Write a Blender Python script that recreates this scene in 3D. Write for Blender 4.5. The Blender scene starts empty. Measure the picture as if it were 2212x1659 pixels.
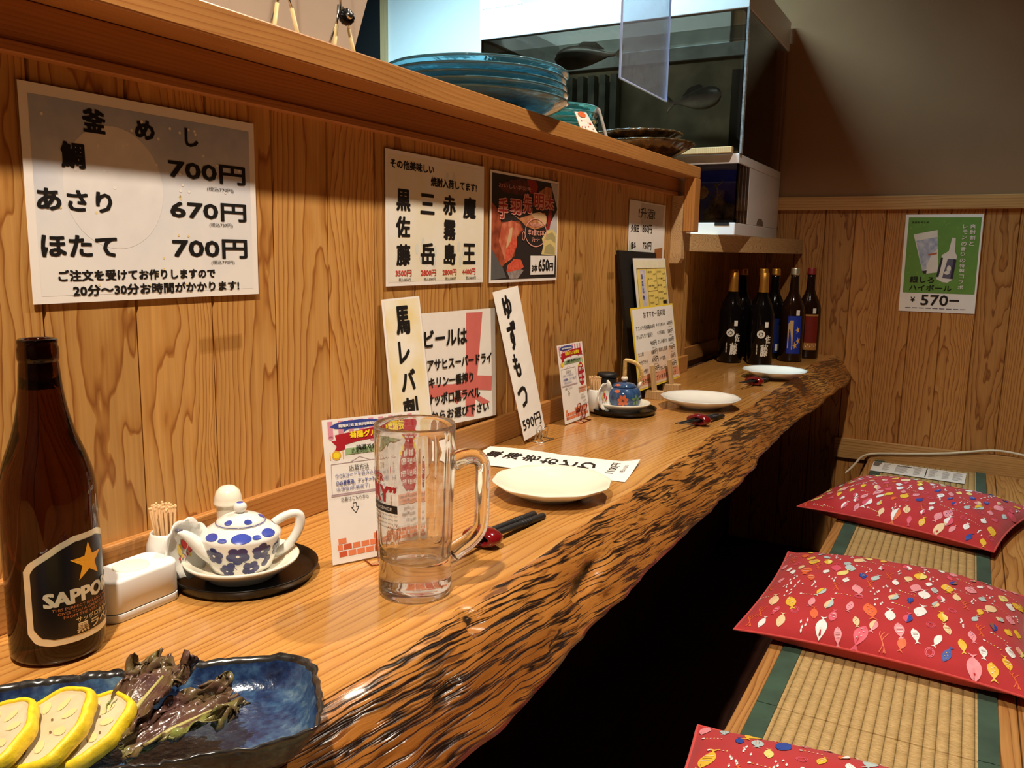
import bpy, math, random
from mathutils import Vector, Matrix, noise

SC = bpy.context.scene
COL = SC.collection
PI = math.pi

# ------------------------------------------------------------------ camera, light, exposure
FPX = 1789.0
cam_d = bpy.data.cameras.new('camera')
cam_d.sensor_fit = 'HORIZONTAL'; cam_d.sensor_width = 36.0
cam_d.lens = FPX / 2212.0 * 36.0
cam_d.clip_start = 0.02; cam_d.clip_end = 50
cam = bpy.data.objects.new('camera', cam_d); COL.objects.link(cam)
yaw, pitch, roll = [math.radians(a) for a in (-28.7555, 9.0617, 0.9865)]
fw = Vector((math.sin(yaw)*math.cos(pitch), math.cos(yaw)*math.cos(pitch), -math.sin(pitch)))
rt = Vector((math.cos(yaw), -math.sin(yaw), 0)); up = rt.cross(fw)
r2 = rt*math.cos(roll) + up*math.sin(roll); u2 = up*math.cos(roll) - rt*math.sin(roll)
M = Matrix((r2, u2, -fw)).transposed().to_4x4()
M.translation = Vector((0.7276, 0.0, 1.06))
cam.matrix_world = M
SC.camera = cam

SC.view_settings.view_transform = 'Standard'
try: SC.view_settings.look = 'None'
except Exception: pass
SC.view_settings.gamma = 1.0
SC.view_settings.use_curve_mapping = False
SC.view_settings.exposure = 0.22
SC.cycles.use_denoising = True
SC.cycles.max_bounces = 14
SC.cycles.transmission_bounces = 14
SC.cycles.transparent_max_bounces = 24
SC.cycles.glossy_bounces = 5
SC.cycles.diffuse_bounces = 2
SC.cycles.sample_clamp_indirect = 4.0
SC.cycles.blur_glossy = 0.3

w = bpy.data.worlds.new('world'); SC.world = w; w.use_nodes = True
w.node_tree.nodes['Background'].inputs[0].default_value = (1.0, 0.8, 0.6, 1)
w.node_tree.nodes['Background'].inputs[1].default_value = 0.015

def spot(name, loc, power, size=118, blend=0.75, radius=0.025, col=(1, .86, .69), target=None):
    d = bpy.data.lights.new(name, 'SPOT'); d.energy = power; d.color = col
    d.spot_size = math.radians(size); d.spot_blend = blend; d.shadow_soft_size = radius
    o = bpy.data.objects.new(name, d); COL.objects.link(o); o.location = loc
    if target: o.rotation_euler = (Vector(target)-Vector(loc)).to_track_quat('-Z', 'Y').to_euler()
    return o
spot('ceiling_downlight', (.53, -.10, 2.40), 150)
spot('ceiling_downlight', (.53, 1.55, 2.40), 92)
ad = bpy.data.lights.new('kitchen_tube_light', 'AREA'); ad.shape = 'RECTANGLE'; ad.size = 1.2; ad.size_y = .12
ad.energy = 34; ad.color = (.52, .86, 1.0); ad.spread = math.radians(120)
ao = bpy.data.objects.new('kitchen_tube_light', ad); COL.objects.link(ao)
ao.location = (-.80, 2.05, 2.45); ao.rotation_euler = (math.radians(24), 0, 0)

# ------------------------------------------------------------------ helpers
def lin(c):
    return tuple((x/12.92 if x <= .04045 else ((x+.055)/1.055)**2.4) for x in [v/255 for v in c])
def rgb(*c): return lin(c) + (1,)

class NT:
    def __init__(s, name):
        s.m = bpy.data.materials.new(name); s.m.use_nodes = True
        s.t = s.m.node_tree; s.N = s.t.nodes; s.L = s.t.links
        s.b = s.N['Principled BSDF']; s.out = s.N['Material Output']
    def n(s, ty, **kw):
        x = s.N.new(ty)
        for k, v in kw.items(): setattr(x, k, v)
        return x
    def set(s, sock, v):
        if hasattr(v, 'bl_idname') or isinstance(v, bpy.types.NodeSocket): s.L.new(v, sock)
        else: sock.default_value = v
    def math(s, op, a, b=0.0, c=None):
        x = s.n('ShaderNodeMath', operation=op)
        s.set(x.inputs[0], a); s.set(x.inputs[1], b)
        if c is not None: s.set(x.inputs[2], c)
        return x.outputs[0]
    def coord(s, kind='Object'):
        return s.n('ShaderNodeTexCoord').outputs[kind]
    def sep(s, v):
        x = s.n('ShaderNodeSeparateXYZ'); s.L.new(v, x.inputs[0]); return x.outputs
    def comb(s, a, b, c):
        x = s.n('ShaderNodeCombineXYZ')
        for i, v in enumerate((a, b, c)): s.set(x.inputs[i], v)
        return x.outputs[0]
    def noise(s, vec, scale=5, detail=3, rough=.5, dist=0):
        x = s.n('ShaderNodeTexNoise'); s.L.new(vec, x.inputs['Vector'])
        x.inputs['Scale'].default_value = scale; x.inputs['Detail'].default_value = detail
        x.inputs['Roughness'].default_value = rough; x.inputs['Distortion'].default_value = dist
        return x.outputs[0]
    def scale(s, vec, sc, loc=(0, 0, 0)):
        x = s.n('ShaderNodeMapping'); s.L.new(vec, x.inputs[0])
        x.inputs['Scale'].default_value = sc; x.inputs['Location'].default_value = loc
        return x.outputs[0]
    def ramp(s, f, stops, interp='LINEAR'):
        x = s.n('ShaderNodeValToRGB'); s.L.new(f, x.inputs[0]); cr = x.color_ramp; cr.interpolation = interp
        while len(cr.elements) < len(stops): cr.elements.new(.5)
        for e, (p, c) in zip(cr.elements, stops):
            e.position = p; e.color = c if len(c) == 4 else tuple(c)+(1,)
        return x.outputs[0]
    def mix(s, f, a, b, mode='MIX'):
        x = s.n('ShaderNodeMix', data_type='RGBA', blend_type=mode)
        s.set(x.inputs[0], f); s.set(x.inputs[6], a); s.set(x.inputs[7], b)
        return x.outputs[2]
    def bump(s, h, strength=.3, dist=.002, normal=None):
        x = s.n('ShaderNodeBump'); s.L.new(h, x.inputs['Height'])
        x.inputs['Strength'].default_value = strength; x.inputs['Distance'].default_value = dist
        if normal is not None: s.L.new(normal, x.inputs['Normal'])
        return x.outputs[0]
    def base(s, v): s.set(s.b.inputs['Base Color'], v)
    def p(s, **kw):
        for k, v in kw.items(): s.set(s.b.inputs[k.replace('_', ' ')], v)

def plain(name, col, rough=.5, metal=0, coat=0, vary=.06, scale=40, spec=.5, bump=0):
    """a procedural surface: base colour broken up by a fine noise"""
    t = NT(name)
    f = t.noise(t.coord(), scale, 3)
    c = col if len(col) == 4 else rgb(*col)
    d = tuple(max(0, x*(1-vary)) for x in c[:3])+(1,); h = tuple(min(1, x*(1+vary)) for x in c[:3])+(1,)
    t.base(t.ramp(f, [(.3, d), (.7, h)]))
    t.p(Roughness=rough, Metallic=metal, Coat_Weight=coat)
    t.b.inputs['Specular IOR Level'].default_value = spec
    if bump: t.p(Normal=t.bump(f, bump, .001))
    return t.m
def emit(name, col, s):
    t = NT(name); t.p(Emission_Strength=s, Base_Color=(0, 0, 0, 1)); t.b.inputs['Emission Color'].default_value = rgb(*col); return t.m
def glass(name, col=(1, 1, 1, 1), rough=0.0, ior=1.5):
    t = NT(name); t.base(col); t.p(Roughness=rough, IOR=ior, Transmission_Weight=1.0); return t.m
def clear_sheet(name, tint=(1, 1, 1, 1), haze=0.0, gloss=.10, hazecol=(.8, .85, .9, 1)):
    """thin clear pane: see-through, a fresnel reflection, a little haze"""
    t = NT(name)
    tr = t.n('ShaderNodeBsdfTransparent'); tr.inputs[0].default_value = tint
    gl = t.n('ShaderNodeBsdfGlossy'); gl.inputs['Roughness'].default_value = .03
    fr = t.n('ShaderNodeFresnel'); fr.inputs[0].default_value = 1.45
    m1 = t.n('ShaderNodeMixShader'); t.L.new(t.math('MULTIPLY', fr.outputs[0], gloss*10), m1.inputs[0])
    t.L.new(tr.outputs[0], m1.inputs[1]); t.L.new(gl.outputs[0], m1.inputs[2])
    res = m1.outputs[0]
    if haze:
        df = t.n('ShaderNodeBsdfDiffuse'); df.inputs[0].default_value = hazecol
        nz = t.noise(t.coord(), 60, 4, .7)
        m2 = t.n('ShaderNodeMixShader'); t.L.new(t.math('MULTIPLY', nz, haze*2), m2.inputs[0])
        t.L.new(res, m2.inputs[1]); t.L.new(df.outputs[0], m2.inputs[2]); res = m2.outputs[0]
    t.L.new(res, t.out.inputs[0])
    return t.m

class MB:
    def __init__(s): s.v = []; s.f = []; s.mi = []; s.sm = []
    def add(s, V, F, m=0, smooth=False):
        o = len(s.v); s.v += [tuple(p) for p in V]
        for f in F: s.f.append([i+o for i in f]); s.mi.append(m); s.sm.append(smooth)
        return o
    def poly(s, P, m=0): s.add(P, [list(range(len(P)))], m)
    def box(s, x0, x1, y0, y1, z0, z1, m=0, T=None):
        V = [Vector(p) for p in ((x0,y0,z0),(x1,y0,z0),(x1,y1,z0),(x0,y1,z0),(x0,y0,z1),(x1,y0,z1),(x1,y1,z1),(x0,y1,z1))]
        if T: V = [T @ p for p in V]
        s.add(V, [(0,3,2,1),(4,5,6,7),(0,1,5,4),(1,2,6,5),(2,3,7,6),(3,0,4,7)], m)
    def lathe(s, prof, n=40, c=(0,0,0), m=0, smooth=True, T=None, rad=None):
        """prof: list of (r, z[, m]); rad(theta, i) scales the radius"""
        V = []; F = []; M_ = []
        rings = []
        for i, p in enumerate(prof):
            r, z = p[0], p[1]
            if r < 1e-6: rings.append([len(V)]); V.append(Vector((0, 0, z)))
            else:
                ring = []
                for k in range(n):
                    a = 2*PI*k/n; rr = r*(rad(a, i) if rad else 1)
                    ring.append(len(V)); V.append(Vector((rr*math.cos(a), rr*math.sin(a), z)))
                rings.append(ring)
        for i in range(len(rings)-1):
            A, B = rings[i], rings[i+1]; mm = prof[i][2] if len(prof[i]) > 2 else m
            if len(A) == 1 and len(B) == 1: continue
            for k in range(n):
                k2 = (k+1) % n
                if len(A) == 1: F.append((A[0], B[k2], B[k]))
                elif len(B) == 1: F.append((A[k], A[k2], B[0]))
                else: F.append((A[k], A[k2], B[k2], B[k]))
                M_.append(mm)
        V = [(T @ p if T else p+Vector(c)) for p in V]
        o = len(s.v); s.v += [tuple(p) for p in V]
        for f, mm in zip(F, M_): s.f.append([i+o for i in f]); s.mi.append(mm); s.sm.append(smooth)
    def tube(s, path, r, n=12, m=0, caps=True, closed=False, smooth=True, flat=1.0, upv=None):
        P = [Vector(p) for p in path]; R = r if isinstance(r, (list, tuple)) else [r]*len(P)
        V = []; N = len(P); prev = None
        for i, p in enumerate(P):
            a = P[(i-1) % N] if (closed or i > 0) else p; b = P[(i+1) % N] if (closed or i < N-1) else p
            t = (b-a).normalized()
            if upv is not None: x = Vector(upv).cross(t)
            elif prev is None: x = Vector((0, 0, 1)).cross(t) if abs(t.z) < .9 else Vector((1, 0, 0)).cross(t)
            else: x = prev - t*prev.dot(t)
            x.normalize(); prev = x; y = t.cross(x)
            for k in range(n):
                an = 2*PI*k/n
                V.append(p + x*math.cos(an)*R[i] + y*math.sin(an)*R[i]*flat)
        F = []
        for i in range(N if closed else N-1):
            j = (i+1) % N
            for k in range(n):
                F.append((i*n+k, i*n+(k+1) % n, j*n+(k+1) % n, j*n+k))
        if caps and not closed:
            F.append(tuple(range(n-1, -1, -1))); F.append(tuple((N-1)*n+k for k in range(n)))
        s.add(V, F, m, smooth)
    def grid(s, fn, nu, nv, m=0, smooth=True, wrapu=False, mfn=None, flip=False):
        V = [fn(i/nu, j/nv) for j in range(nv+1) for i in range(nu+(0 if wrapu else 1))]
        W = nu if wrapu else nu+1; o = len(s.v); s.v += [tuple(p) for p in V]
        for j in range(nv):
            for i in range(nu):
                i2 = (i+1) % W if wrapu else i+1
                q = [o+j*W+i, o+j*W+i2, o+(j+1)*W+i2, o+(j+1)*W+i]
                if flip: q.reverse()
                s.f.append(q); s.mi.append(mfn((i+.5)/nu, (j+.5)/nv) if mfn else m); s.sm.append(smooth)
    def build(s, name, mats, parent=None, bevel=0, seg=2, subd=0, loc=None, solid=0):
        me = bpy.data.meshes.new(name)
        V = s.v
        if loc is not None: V = [(a-loc[0], b-loc[1], c-loc[2]) for a, b, c in V]
        me.from_pydata(V, [], s.f)
        for m in (mats if isinstance(mats, (list, tuple)) else [mats]): me.materials.append(m)
        me.polygons.foreach_set('material_index', s.mi)
        me.polygons.foreach_set('use_smooth', s.sm)
        me.update()
        o = bpy.data.objects.new(name, me); COL.objects.link(o)
        if loc is not None: o.location = loc
        if parent: o.parent = parent
        if solid:
            k = o.modifiers.new('solid', 'SOLIDIFY'); k.thickness = solid; k.offset = 0
        if bevel:
            k = o.modifiers.new('bevel', 'BEVEL'); k.width = bevel; k.segments = seg; k.limit_method = 'ANGLE'; k.angle_limit = math.radians(40)
            k.harden_normals = False
        if subd:
            k = o.modifiers.new('sub', 'SUBSURF'); k.levels = subd; k.render_levels = subd
        return o

def tag(o, label, cat, group=None):
    o['label'] = label; o['category'] = cat
    if group: o['group'] = group
    return o
def struct(o, label=None, cat=None):
    o['kind'] = 'structure'
    if label: o['label'] = label
    if cat: o['category'] = cat
    return o
def thing(name, label, cat, loc=(0, 0, 0), group=None, rz=0):
    o = bpy.data.objects.new(name, None); COL.objects.link(o); o.empty_display_size = .02
    o.location = loc; o.rotation_euler.z = rz
    return tag(o, label, cat, group)
def copy_tree(o, loc, label, rz=None):
    c = o.copy(); COL.objects.link(c); c.location = loc; c['label'] = label
    if rz is not None: c.rotation_euler.z = rz
    for ch in list(o.children):
        d = ch.copy(); COL.objects.link(d); d.parent = c
        for g in list(ch.children):
            e = g.copy(); COL.objects.link(e); e.parent = d
    return c

# ---- lettering (the built-in font, turned into flat meshes)
_tc = {}
def glyphs(s):
    k = s
    if k in _tc: return _tc[k]
    c = bpy.data.curves.new('lettering', 'FONT'); c.body = s; c.resolution_u = 2
    o = bpy.data.objects.new('lettering', c); COL.objects.link(o)
    bpy.context.view_layer.update(); dg = bpy.context.evaluated_depsgraph_get()
    me = bpy.data.meshes.new_from_object(o.evaluated_get(dg))
    V = [(v.co.x, v.co.y) for v in me.vertices]; F = [list(p.vertices) for p in me.polygons]
    bpy.data.objects.remove(o); bpy.data.curves.remove(c); bpy.data.meshes.remove(me)
    if V:
        x0 = min(v[0] for v in V); x1 = max(v[0] for v in V); y0 = min(v[1] for v in V); y1 = max(v[1] for v in V)
        sx = 1/max(1e-6, x1-x0); sy = 1/max(1e-6, y1-y0)
        V = [((a-x0)*sx, (b-y0)*sy) for a, b in V]
    _tc[k] = (V, F); return _tc[k]
def write(mb, mapf, s, box, m, bold=.018, off=.0006, rot=0, slant=0):
    """letter string s into the box (u0,v0,u1,v1) of the surface mapf(u,v,offset)"""
    V, F = glyphs(s); u0, v0, u1, v1 = box
    hh = (mapf(u0, v1, 0)-mapf(u0, v0, 0)).length; ww = (mapf(u1, v0, 0)-mapf(u0, v0, 0)).length
    em = (ww if rot == 90 else hh) if len(s) > 1 else max(hh, ww)
    d = bold*em*1.25; du = d/max(ww, 1e-6); dv = d/max(hh, 1e-6)
    sh = [(0, 0)] if bold < .012 else [(-1, -.6), (-.4, .8), (.4, -.8), (1, .6)]
    if bold >= .03: sh += [(-1, .6), (1, -.6), (0, 0)]
    for k, (sx, sy) in enumerate(sh):
        P = []
        for a, b in V:
            if rot == 90: a, b = 1-b, a
            a = du+(1-2*du)*a+sx*du; b = dv+(1-2*dv)*b+sy*dv
            P.append(mapf(u0+(u1-u0)*a, v0+(v1-v0)*b, off+.00001*k))
        mb.add(P, F, m)
def uvpoly(mb, mapf, P, m, off=.0003): mb.poly([mapf(u, v, off) for u, v in P], m)
def uvrect(mb, mapf, u0, v0, u1, v1, m, off=.0003, nu=1, nv=1):
    o = len(mb.v)
    mb.grid(lambda a, b: mapf(u0+(u1-u0)*a, v0+(v1-v0)*b, off), nu, nv, m, smooth=nu+nv > 2)
def uvell(mb, mapf, cu, cv, ru, rv, m, off=.0003, n=20, rings=1):
    P = [mapf(cu, cv, off)]; F = []
    for k in range(1, rings+1):
        for i in range(n):
            a = 2*PI*i/n; P.append(mapf(cu+ru*k/rings*math.cos(a), cv+rv*k/rings*math.sin(a), off))
    for i in range(n): F.append((0, 1+i, 1+(i+1) % n))
    for k in range(rings-1):
        for i in range(n):
            F.append((1+k*n+i, 1+(k+1)*n+i, 1+(k+1)*n+(i+1) % n, 1+k*n+(i+1) % n))
    mb.add(P, F, m, rings > 1)
def uvline(mb, mapf, P, wd, m, off=.0004, asp=1.0):
    for (a, b), (c, d) in zip(P, P[1:]):
        dx, dy = c-a, (d-b)*asp; L = math.hypot(dx, dy) or 1
        nx, ny = -dy/L*wd/2, dx/L*wd/2/asp
        mb.poly([mapf(a+nx, b+ny, off), mapf(c+nx, d+ny, off), mapf(c-nx, d-ny, off), mapf(a-nx, b-ny, off)], m)
def quadmap(BL, BR, TR, TL, bow=0.0):
    BL, BR, TR, TL = [Vector(p) for p in (BL, BR, TR, TL)]
    nrm = (BR-BL).cross(TL-BL).normalized()
    def f(u, v, off=0):
        p = BL*(1-u)*(1-v)+BR*u*(1-v)+TR*u*v+TL*(1-u)*v
        return p + nrm*(off + bow*math.sin(PI*min(1, max(0, v))))
    return f
def sheet(mb, mapf, th=.0004, m=0, nu=1, nv=6, back=None):
    """a closed thin sheet of paper or card"""
    mb.grid(lambda a, b: mapf(a, b, 0), nu, nv, m, smooth=False)
    mb.grid(lambda a, b: mapf(a, b, -th), nu, nv, m if back is None else back, smooth=False, flip=True)
    E = [(0, 0), (1, 0), (1, 1), (0, 1)]
    for (a, b), (c, d) in zip(E, E[1:]+E[:1]):
        mb.grid(lambda s, t: mapf(a+(c-a)*s, b+(d-b)*s, -th*t), nv, 1, m, smooth=False, flip=True)

# ------------------------------------------------------------------ materials
def wood_planks(name, axis, spacing, phase, light, mid, dark, rough=.45, coat=.1, k1=950, k2=6.0):
    """vertical boards, each with its own cathedral grain"""
    t = NT(name); P = t.sep(t.coord()); u = P[0] if axis == 'X' else P[1]; z = P[2]
    q = t.math('DIVIDE', t.math('SUBTRACT', u, phase), spacing)
    pid = t.math('FLOOR', q); loc = t.math('SUBTRACT', t.math('FRACT', q), .5)
    wn = t.n('ShaderNodeTexWhiteNoise', noise_dimensions='1D'); t.L.new(pid, wn.inputs['W'])
    rnd = t.sep(wn.outputs['Color'])
    cen = t.math('MULTIPLY', t.math('SUBTRACT', rnd[0], .5), 1.3)
    off = t.math('MULTIPLY', pid, 7.31)
    nv = t.comb(t.math('MULTIPLY', loc, .55), t.math('MULTIPLY', z, 1.5), off)
    n1 = t.noise(nv, 2.2, 3, .5)
    n2 = t.noise(t.comb(t.math('MULTIPLY', loc, 1.2), t.math('MULTIPLY', z, 3.0), off), 3.5, 2, .5)
    du = t.math('MULTIPLY', t.math('ADD', t.math('SUBTRACT', loc, cen), t.math('MULTIPLY', t.math('SUBTRACT', n1, .5), .5)), spacing)
    sgn = t.math('SUBTRACT', t.math('MULTIPLY', t.math('GREATER_THAN', rnd[1], .5), 2), 1)
    val = t.math('MULTIPLY', t.math('MULTIPLY', du, du), k1)
    val = t.math('ADD', val, t.math('MULTIPLY', t.math('MULTIPLY', z, k2*.6), sgn))
    val = t.math('ADD', val, t.math('MULTIPLY', n1, 5.0))
    val = t.math('ADD', val, t.math('MULTIPLY', n2, 1.2))
    ring = t.math('FRACT', t.math('ADD', val, t.math('MULTIPLY', rnd[2], 9)))
    c = t.ramp(ring, [(0, light), (.45, light), (.80, mid), (.93, dark), (1.0, mid)])
    tone = t.math('ADD', .80, t.math('MULTIPLY', rnd[1], .38))
    c = t.mix(1.0, c, t.comb(tone, tone, tone), 'MULTIPLY')
    fib = t.noise(t.comb(t.math('MULTIPLY', u, 260), t.math('MULTIPLY', z, 5), off), 1, 3, .6)
    f2 = t.ramp(fib, [(.25, (.80, .77, .72, 1)), (.7, (1.06, 1.05, 1.04, 1))])
    c = t.mix(1.0, c, f2, 'MULTIPLY')
    t.base(c); t.p(Roughness=rough, Coat_Weight=coat, Coat_Roughness=.3)
    t.p(Normal=t.bump(fib, .10, .0006))
    return t.m
def wood_long(name, light, mid, dark, along='Y', rings=120, warp=3.0, rough=.4, coat=.2, coatr=.1, stretch=.9, seed=0, a='X', b='Z', skew=0.0, bumps=.05):
    """board with its grain running along one axis"""
    t = NT(name); P = t.sep(t.coord()); ix = {'X': 0, 'Y': 1, 'Z': 2}
    l = P[ix[along]]; u = P[ix[a]]; v = P[ix[b]]
    uu = t.math('ADD', u, t.math('MULTIPLY', l, skew))
    nz = t.noise(t.comb(t.math('MULTIPLY', uu, 4), t.math('MULTIPLY', l, stretch), t.math('ADD', t.math('MULTIPLY', v, 4), seed)), 1.6, 3, .45)
    val = t.math('ADD', t.math('MULTIPLY', uu, rings), t.math('MULTIPLY', v, rings*.8))
    val = t.math('ADD', val, t.math('MULTIPLY', nz, warp*4))
    n3 = t.noise(t.comb(t.math('MULTIPLY', uu, 26), t.math('MULTIPLY', l, stretch*1.3), t.math('MULTIPLY', v, 9)), 1.0, 2, .5)
    val = t.math('ADD', val, t.math('MULTIPLY', n3, warp*1.6))
    ring = t.math('FRACT', val)
    c = t.ramp(ring, [(0, light), (.4, light), (.78, mid), (.92, dark), (1, mid)])
    msk = t.noise(t.comb(t.math('MULTIPLY', uu, 40), t.math('MULTIPLY', l, 3.0), seed+7.0), 1.0, 2, .5)
    c = t.mix(t.ramp(msk, [(.35, (0, 0, 0, 1)), (.68, (.55, .55, .55, 1))]), c, light)
    big = t.noise(t.comb(t.math('MULTIPLY', uu, 9), t.math('MULTIPLY', l, 1.6), seed+3.0), 1.2, 3, .5)
    c = t.mix(1.0, c, t.ramp(big, [(.3, (.84, .80, .76, 1)), (.7, (1.08, 1.07, 1.05, 1))]), 'MULTIPLY')
    fib = t.noise(t.comb(t.math('MULTIPLY', u, 300), t.math('MULTIPLY', l, 7), t.math('MULTIPLY', v, 300)), 1, 3, .6)
    c = t.mix(1.0, c, t.ramp(fib, [(.25, (.84, .80, .74, 1)), (.7, (1.05, 1.05, 1.04, 1))]), 'MULTIPLY')
    t.base(c); t.p(Roughness=rough, Coat_Weight=coat, Coat_Roughness=coatr)
    if bumps: t.p(Normal=t.bump(fib, bumps, .0005))
    return t.m

WL, WM, WD = rgb(204, 152, 84), rgb(190, 134, 66), rgb(152, 92, 38)
M_wall = wood_planks('cedar_board_wall', 'Y', .095, .4498, WL, WM, WD)
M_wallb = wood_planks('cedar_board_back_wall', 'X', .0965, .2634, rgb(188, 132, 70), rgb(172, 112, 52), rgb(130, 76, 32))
M_count = wood_long('lacquered_counter_top', rgb(204, 150, 80), rgb(188, 128, 60), rgb(138, 82, 34), rings=110, warp=2.6, rough=.30, coat=.7, coatr=.10, stretch=.75, skew=-.10, bumps=.03)
M_beam = wood_long('cedar_ledge', rgb(190, 134, 72), rgb(180, 122, 62), rgb(160, 100, 46), rings=210, warp=1.6, rough=.42, coat=.25, coatr=.25)
M_frieze = wood_long('cedar_rail', rgb(180, 120, 62), rgb(170, 110, 54), rgb(152, 92, 42), a='Z', b='X', rings=260, warp=1.4, rough=.5, coat=.1, seed=5)
M_deck = wood_long('pale_weathered_plank', rgb(206, 172, 126), rgb(190, 152, 104), rgb(140, 100, 58), a='Z', b='X', rings=150, warp=7, stretch=4.0, rough=.6, coat=0, seed=9)
M_post = wood_long('cedar_post', rgb(200, 142, 76), rgb(184, 120, 56), rgb(146, 84, 32), along='Z', a='Y', b='X', rings=180, warp=1.5, rough=.5, coat=.1, seed=3)
M_bench = wood_long('bench_board', rgb(190, 138, 78), rgb(172, 116, 58), rgb(126, 76, 34), rings=70, warp=2.5, rough=.5, coat=.1, seed=11)
M_trim = wood_long('pine_trim', rgb(200, 154, 96), rgb(190, 140, 80), rgb(160, 108, 54), along='X', a='Z', b='Y', rings=120, warp=1.2, rough=.5, coat=.05, seed=2)
M_floor = wood_long('dark_floor', rgb(60, 30, 20), rgb(50, 24, 16), rgb(34, 16, 10), rings=60, warp=1.5, rough=.5, coat=.1, seed=21)
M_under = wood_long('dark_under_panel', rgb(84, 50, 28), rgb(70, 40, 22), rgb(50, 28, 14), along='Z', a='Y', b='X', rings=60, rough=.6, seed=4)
M_pale = wood_long('pale_block_wood', rgb(214, 182, 134), rgb(204, 168, 118), rgb(176, 138, 88), along='Z', a='Y', b='X', rings=220, warp=.8, rough=.6, coat=0, seed=7)

def live_edge():
    t = NT('live_edge_bark'); co = t.coord(); P = t.sep(co)
    s = t.math('ADD', t.math('MULTIPLY', P[2], 1.0), t.math('MULTIPLY', P[0], -.5))
    wob = t.noise(t.comb(t.math('MULTIPLY', s, 14), t.math('MULTIPLY', P[1], 5), 0.0), 1.6, 3, .6)
    skew = t.math('ADD', s, t.math('ADD', t.math('MULTIPLY', P[1], .10), t.math('MULTIPLY', wob, .016)))
    st = t.noise(t.comb(t.math('MULTIPLY', skew, 150), t.math('MULTIPLY', P[1], 6.0), 1.7), 1.0, 2, .5, .15)
    st2 = t.noise(t.comb(t.math('MULTIPLY', skew, 210), t.math('MULTIPLY', P[1], 20), 4.1), 1.0, 3, .6, .3)
    wid = t.noise(t.comb(t.math('MULTIPLY', s, 18), t.math('MULTIPLY', P[1], 5), 6.0), 1.0, 2, .5)
    far = t.math('MAXIMUM', t.math('MINIMUM', t.math('MULTIPLY', t.math('SUBTRACT', P[1], .9), .012), .014), 0.0)
    ridge = t.math('DIVIDE', t.math('ABSOLUTE', t.math('SUBTRACT', st, .5)), t.math('ADD', far, t.math('MULTIPLY', t.math('MAXIMUM', t.math('SUBTRACT', wid, .24), .03), .22)))
    base = t.noise(t.scale(co, (7, 2.5, 7)), 2, 3)
    bc = t.ramp(base, [(.3, rgb(138, 82, 32)), (.55, rgb(178, 116, 52)), (.75, rgb(200, 142, 70))])
    k = t.ramp(ridge, [(.30, (1, 1, 1, 1)), (.75, (.45, .45, .45, 1)), (1.0, (0, 0, 0, 1))])
    k2 = t.ramp(st2, [(.36, (.8, .8, .8, 1)), (.45, (0, 0, 0, 1))])
    c = t.mix(k2, bc, rgb(92, 50, 22))
    c = t.mix(k, c, rgb(30, 17, 12))
    rag = t.math('MULTIPLY', t.math('SUBTRACT', t.noise(co, 130, 3, .6), .5), 1.6)
    for ky, kz, ry, rz, sk in ((.8587, .6805, .046, .0085, .35), (.638, .7085, .0085, .0045, 0), (.552, .685, .018, .0045, .5), (.74, .66, .022, .003, .3), (1.72, .700, .022, .003, .2)):
        a = t.math('DIVIDE', t.math('SUBTRACT', P[1], ky), ry)
        b = t.math('DIVIDE', t.math('SUBTRACT', t.math('SUBTRACT', P[2], kz), t.math('MULTIPLY', t.math('SUBTRACT', P[1], ky), sk*.35)), rz)
        e = t.math('ADD', t.math('ADD', t.math('MULTIPLY', a, a), t.math('MULTIPLY', b, b)), rag)
        c = t.mix(t.ramp(e, [(.55, (.95, .95, .95, 1)), (1.0, (0, 0, 0, 1))]), c, t.ramp(rag, [(.0, rgb(34, 26, 20)), (.4, rgb(70, 56, 42)), (.8, rgb(128, 108, 80))]))
    t.base(c); t.p(Roughness=.28, Coat_Weight=.5, Coat_Roughness=.14)
    h = t.math('ADD', t.math('MINIMUM', ridge, 1.0), t.math('MULTIPLY', st2, .7))
    t.p(Normal=t.bump(h, .6, .0018))
    return t.m
M_edge = live_edge()
M_rot = plain('dark_rotten_wood', (52, 40, 30), .8, vary=.5, scale=120, bump=.6)

def tatami():
    t = NT('tatami_straw'); P = t.sep(t.coord())
    rib = t.math('ABSOLUTE', t.math('SINE', t.math('MULTIPLY', P[0], PI/.0165)))
    ribp = t.math('POWER', rib, .5)
    nz = t.noise(t.comb(t.math('MULTIPLY', P[0], 90), t.math('MULTIPLY', P[1], 420), 0.0), 1, 3, .6)
    blk = t.noise(t.comb(t.math('MULTIPLY', t.math('FLOOR', t.math('DIVIDE', P[0], .0165)), 3.7), t.math('MULTIPLY', P[1], 70), 0.0), 1, 2, .5)
    c = t.ramp(nz, [(.25, rgb(168, 132, 80)), (.5, rgb(196, 162, 106)), (.75, rgb(214, 184, 128))])
    c = t.mix(1.0, c, t.ramp(blk, [(.3, (.86, .84, .8, 1)), (.7, (1.06, 1.05, 1.03, 1))]), 'MULTIPLY')
    c = t.mix(1.0, c, t.ramp(ribp, [(.0, (.74, .69, .60, 1)), (.45, (1, 1, 1, 1))]), 'MULTIPLY')
    t.base(c); t.p(Roughness=.55)
    h = t.math('ADD', ribp, t.math('MULTIPLY', nz, .35))
    t.p(Normal=t.bump(h, 1.0, .0045)); return t.m
M_tat = tatami()
def cloth(name, col, sc=900, vary=.12, rough=.85, bump=.25):
    t = NT(name); co = t.coord(); n1 = t.noise(co, sc, 2); n2 = t.noise(co, 18, 3)
    d = tuple(x*(1-vary) for x in lin(col))+(1,); h = tuple(min(1, x*(1+vary)) for x in lin(col))+(1,)
    c = t.ramp(n2, [(.3, d), (.7, h)]); t.base(c); t.p(Roughness=rough, Sheen_Weight=.15)
    t.p(Normal=t.bump(n1, bump, .0006)); return t.m
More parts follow.
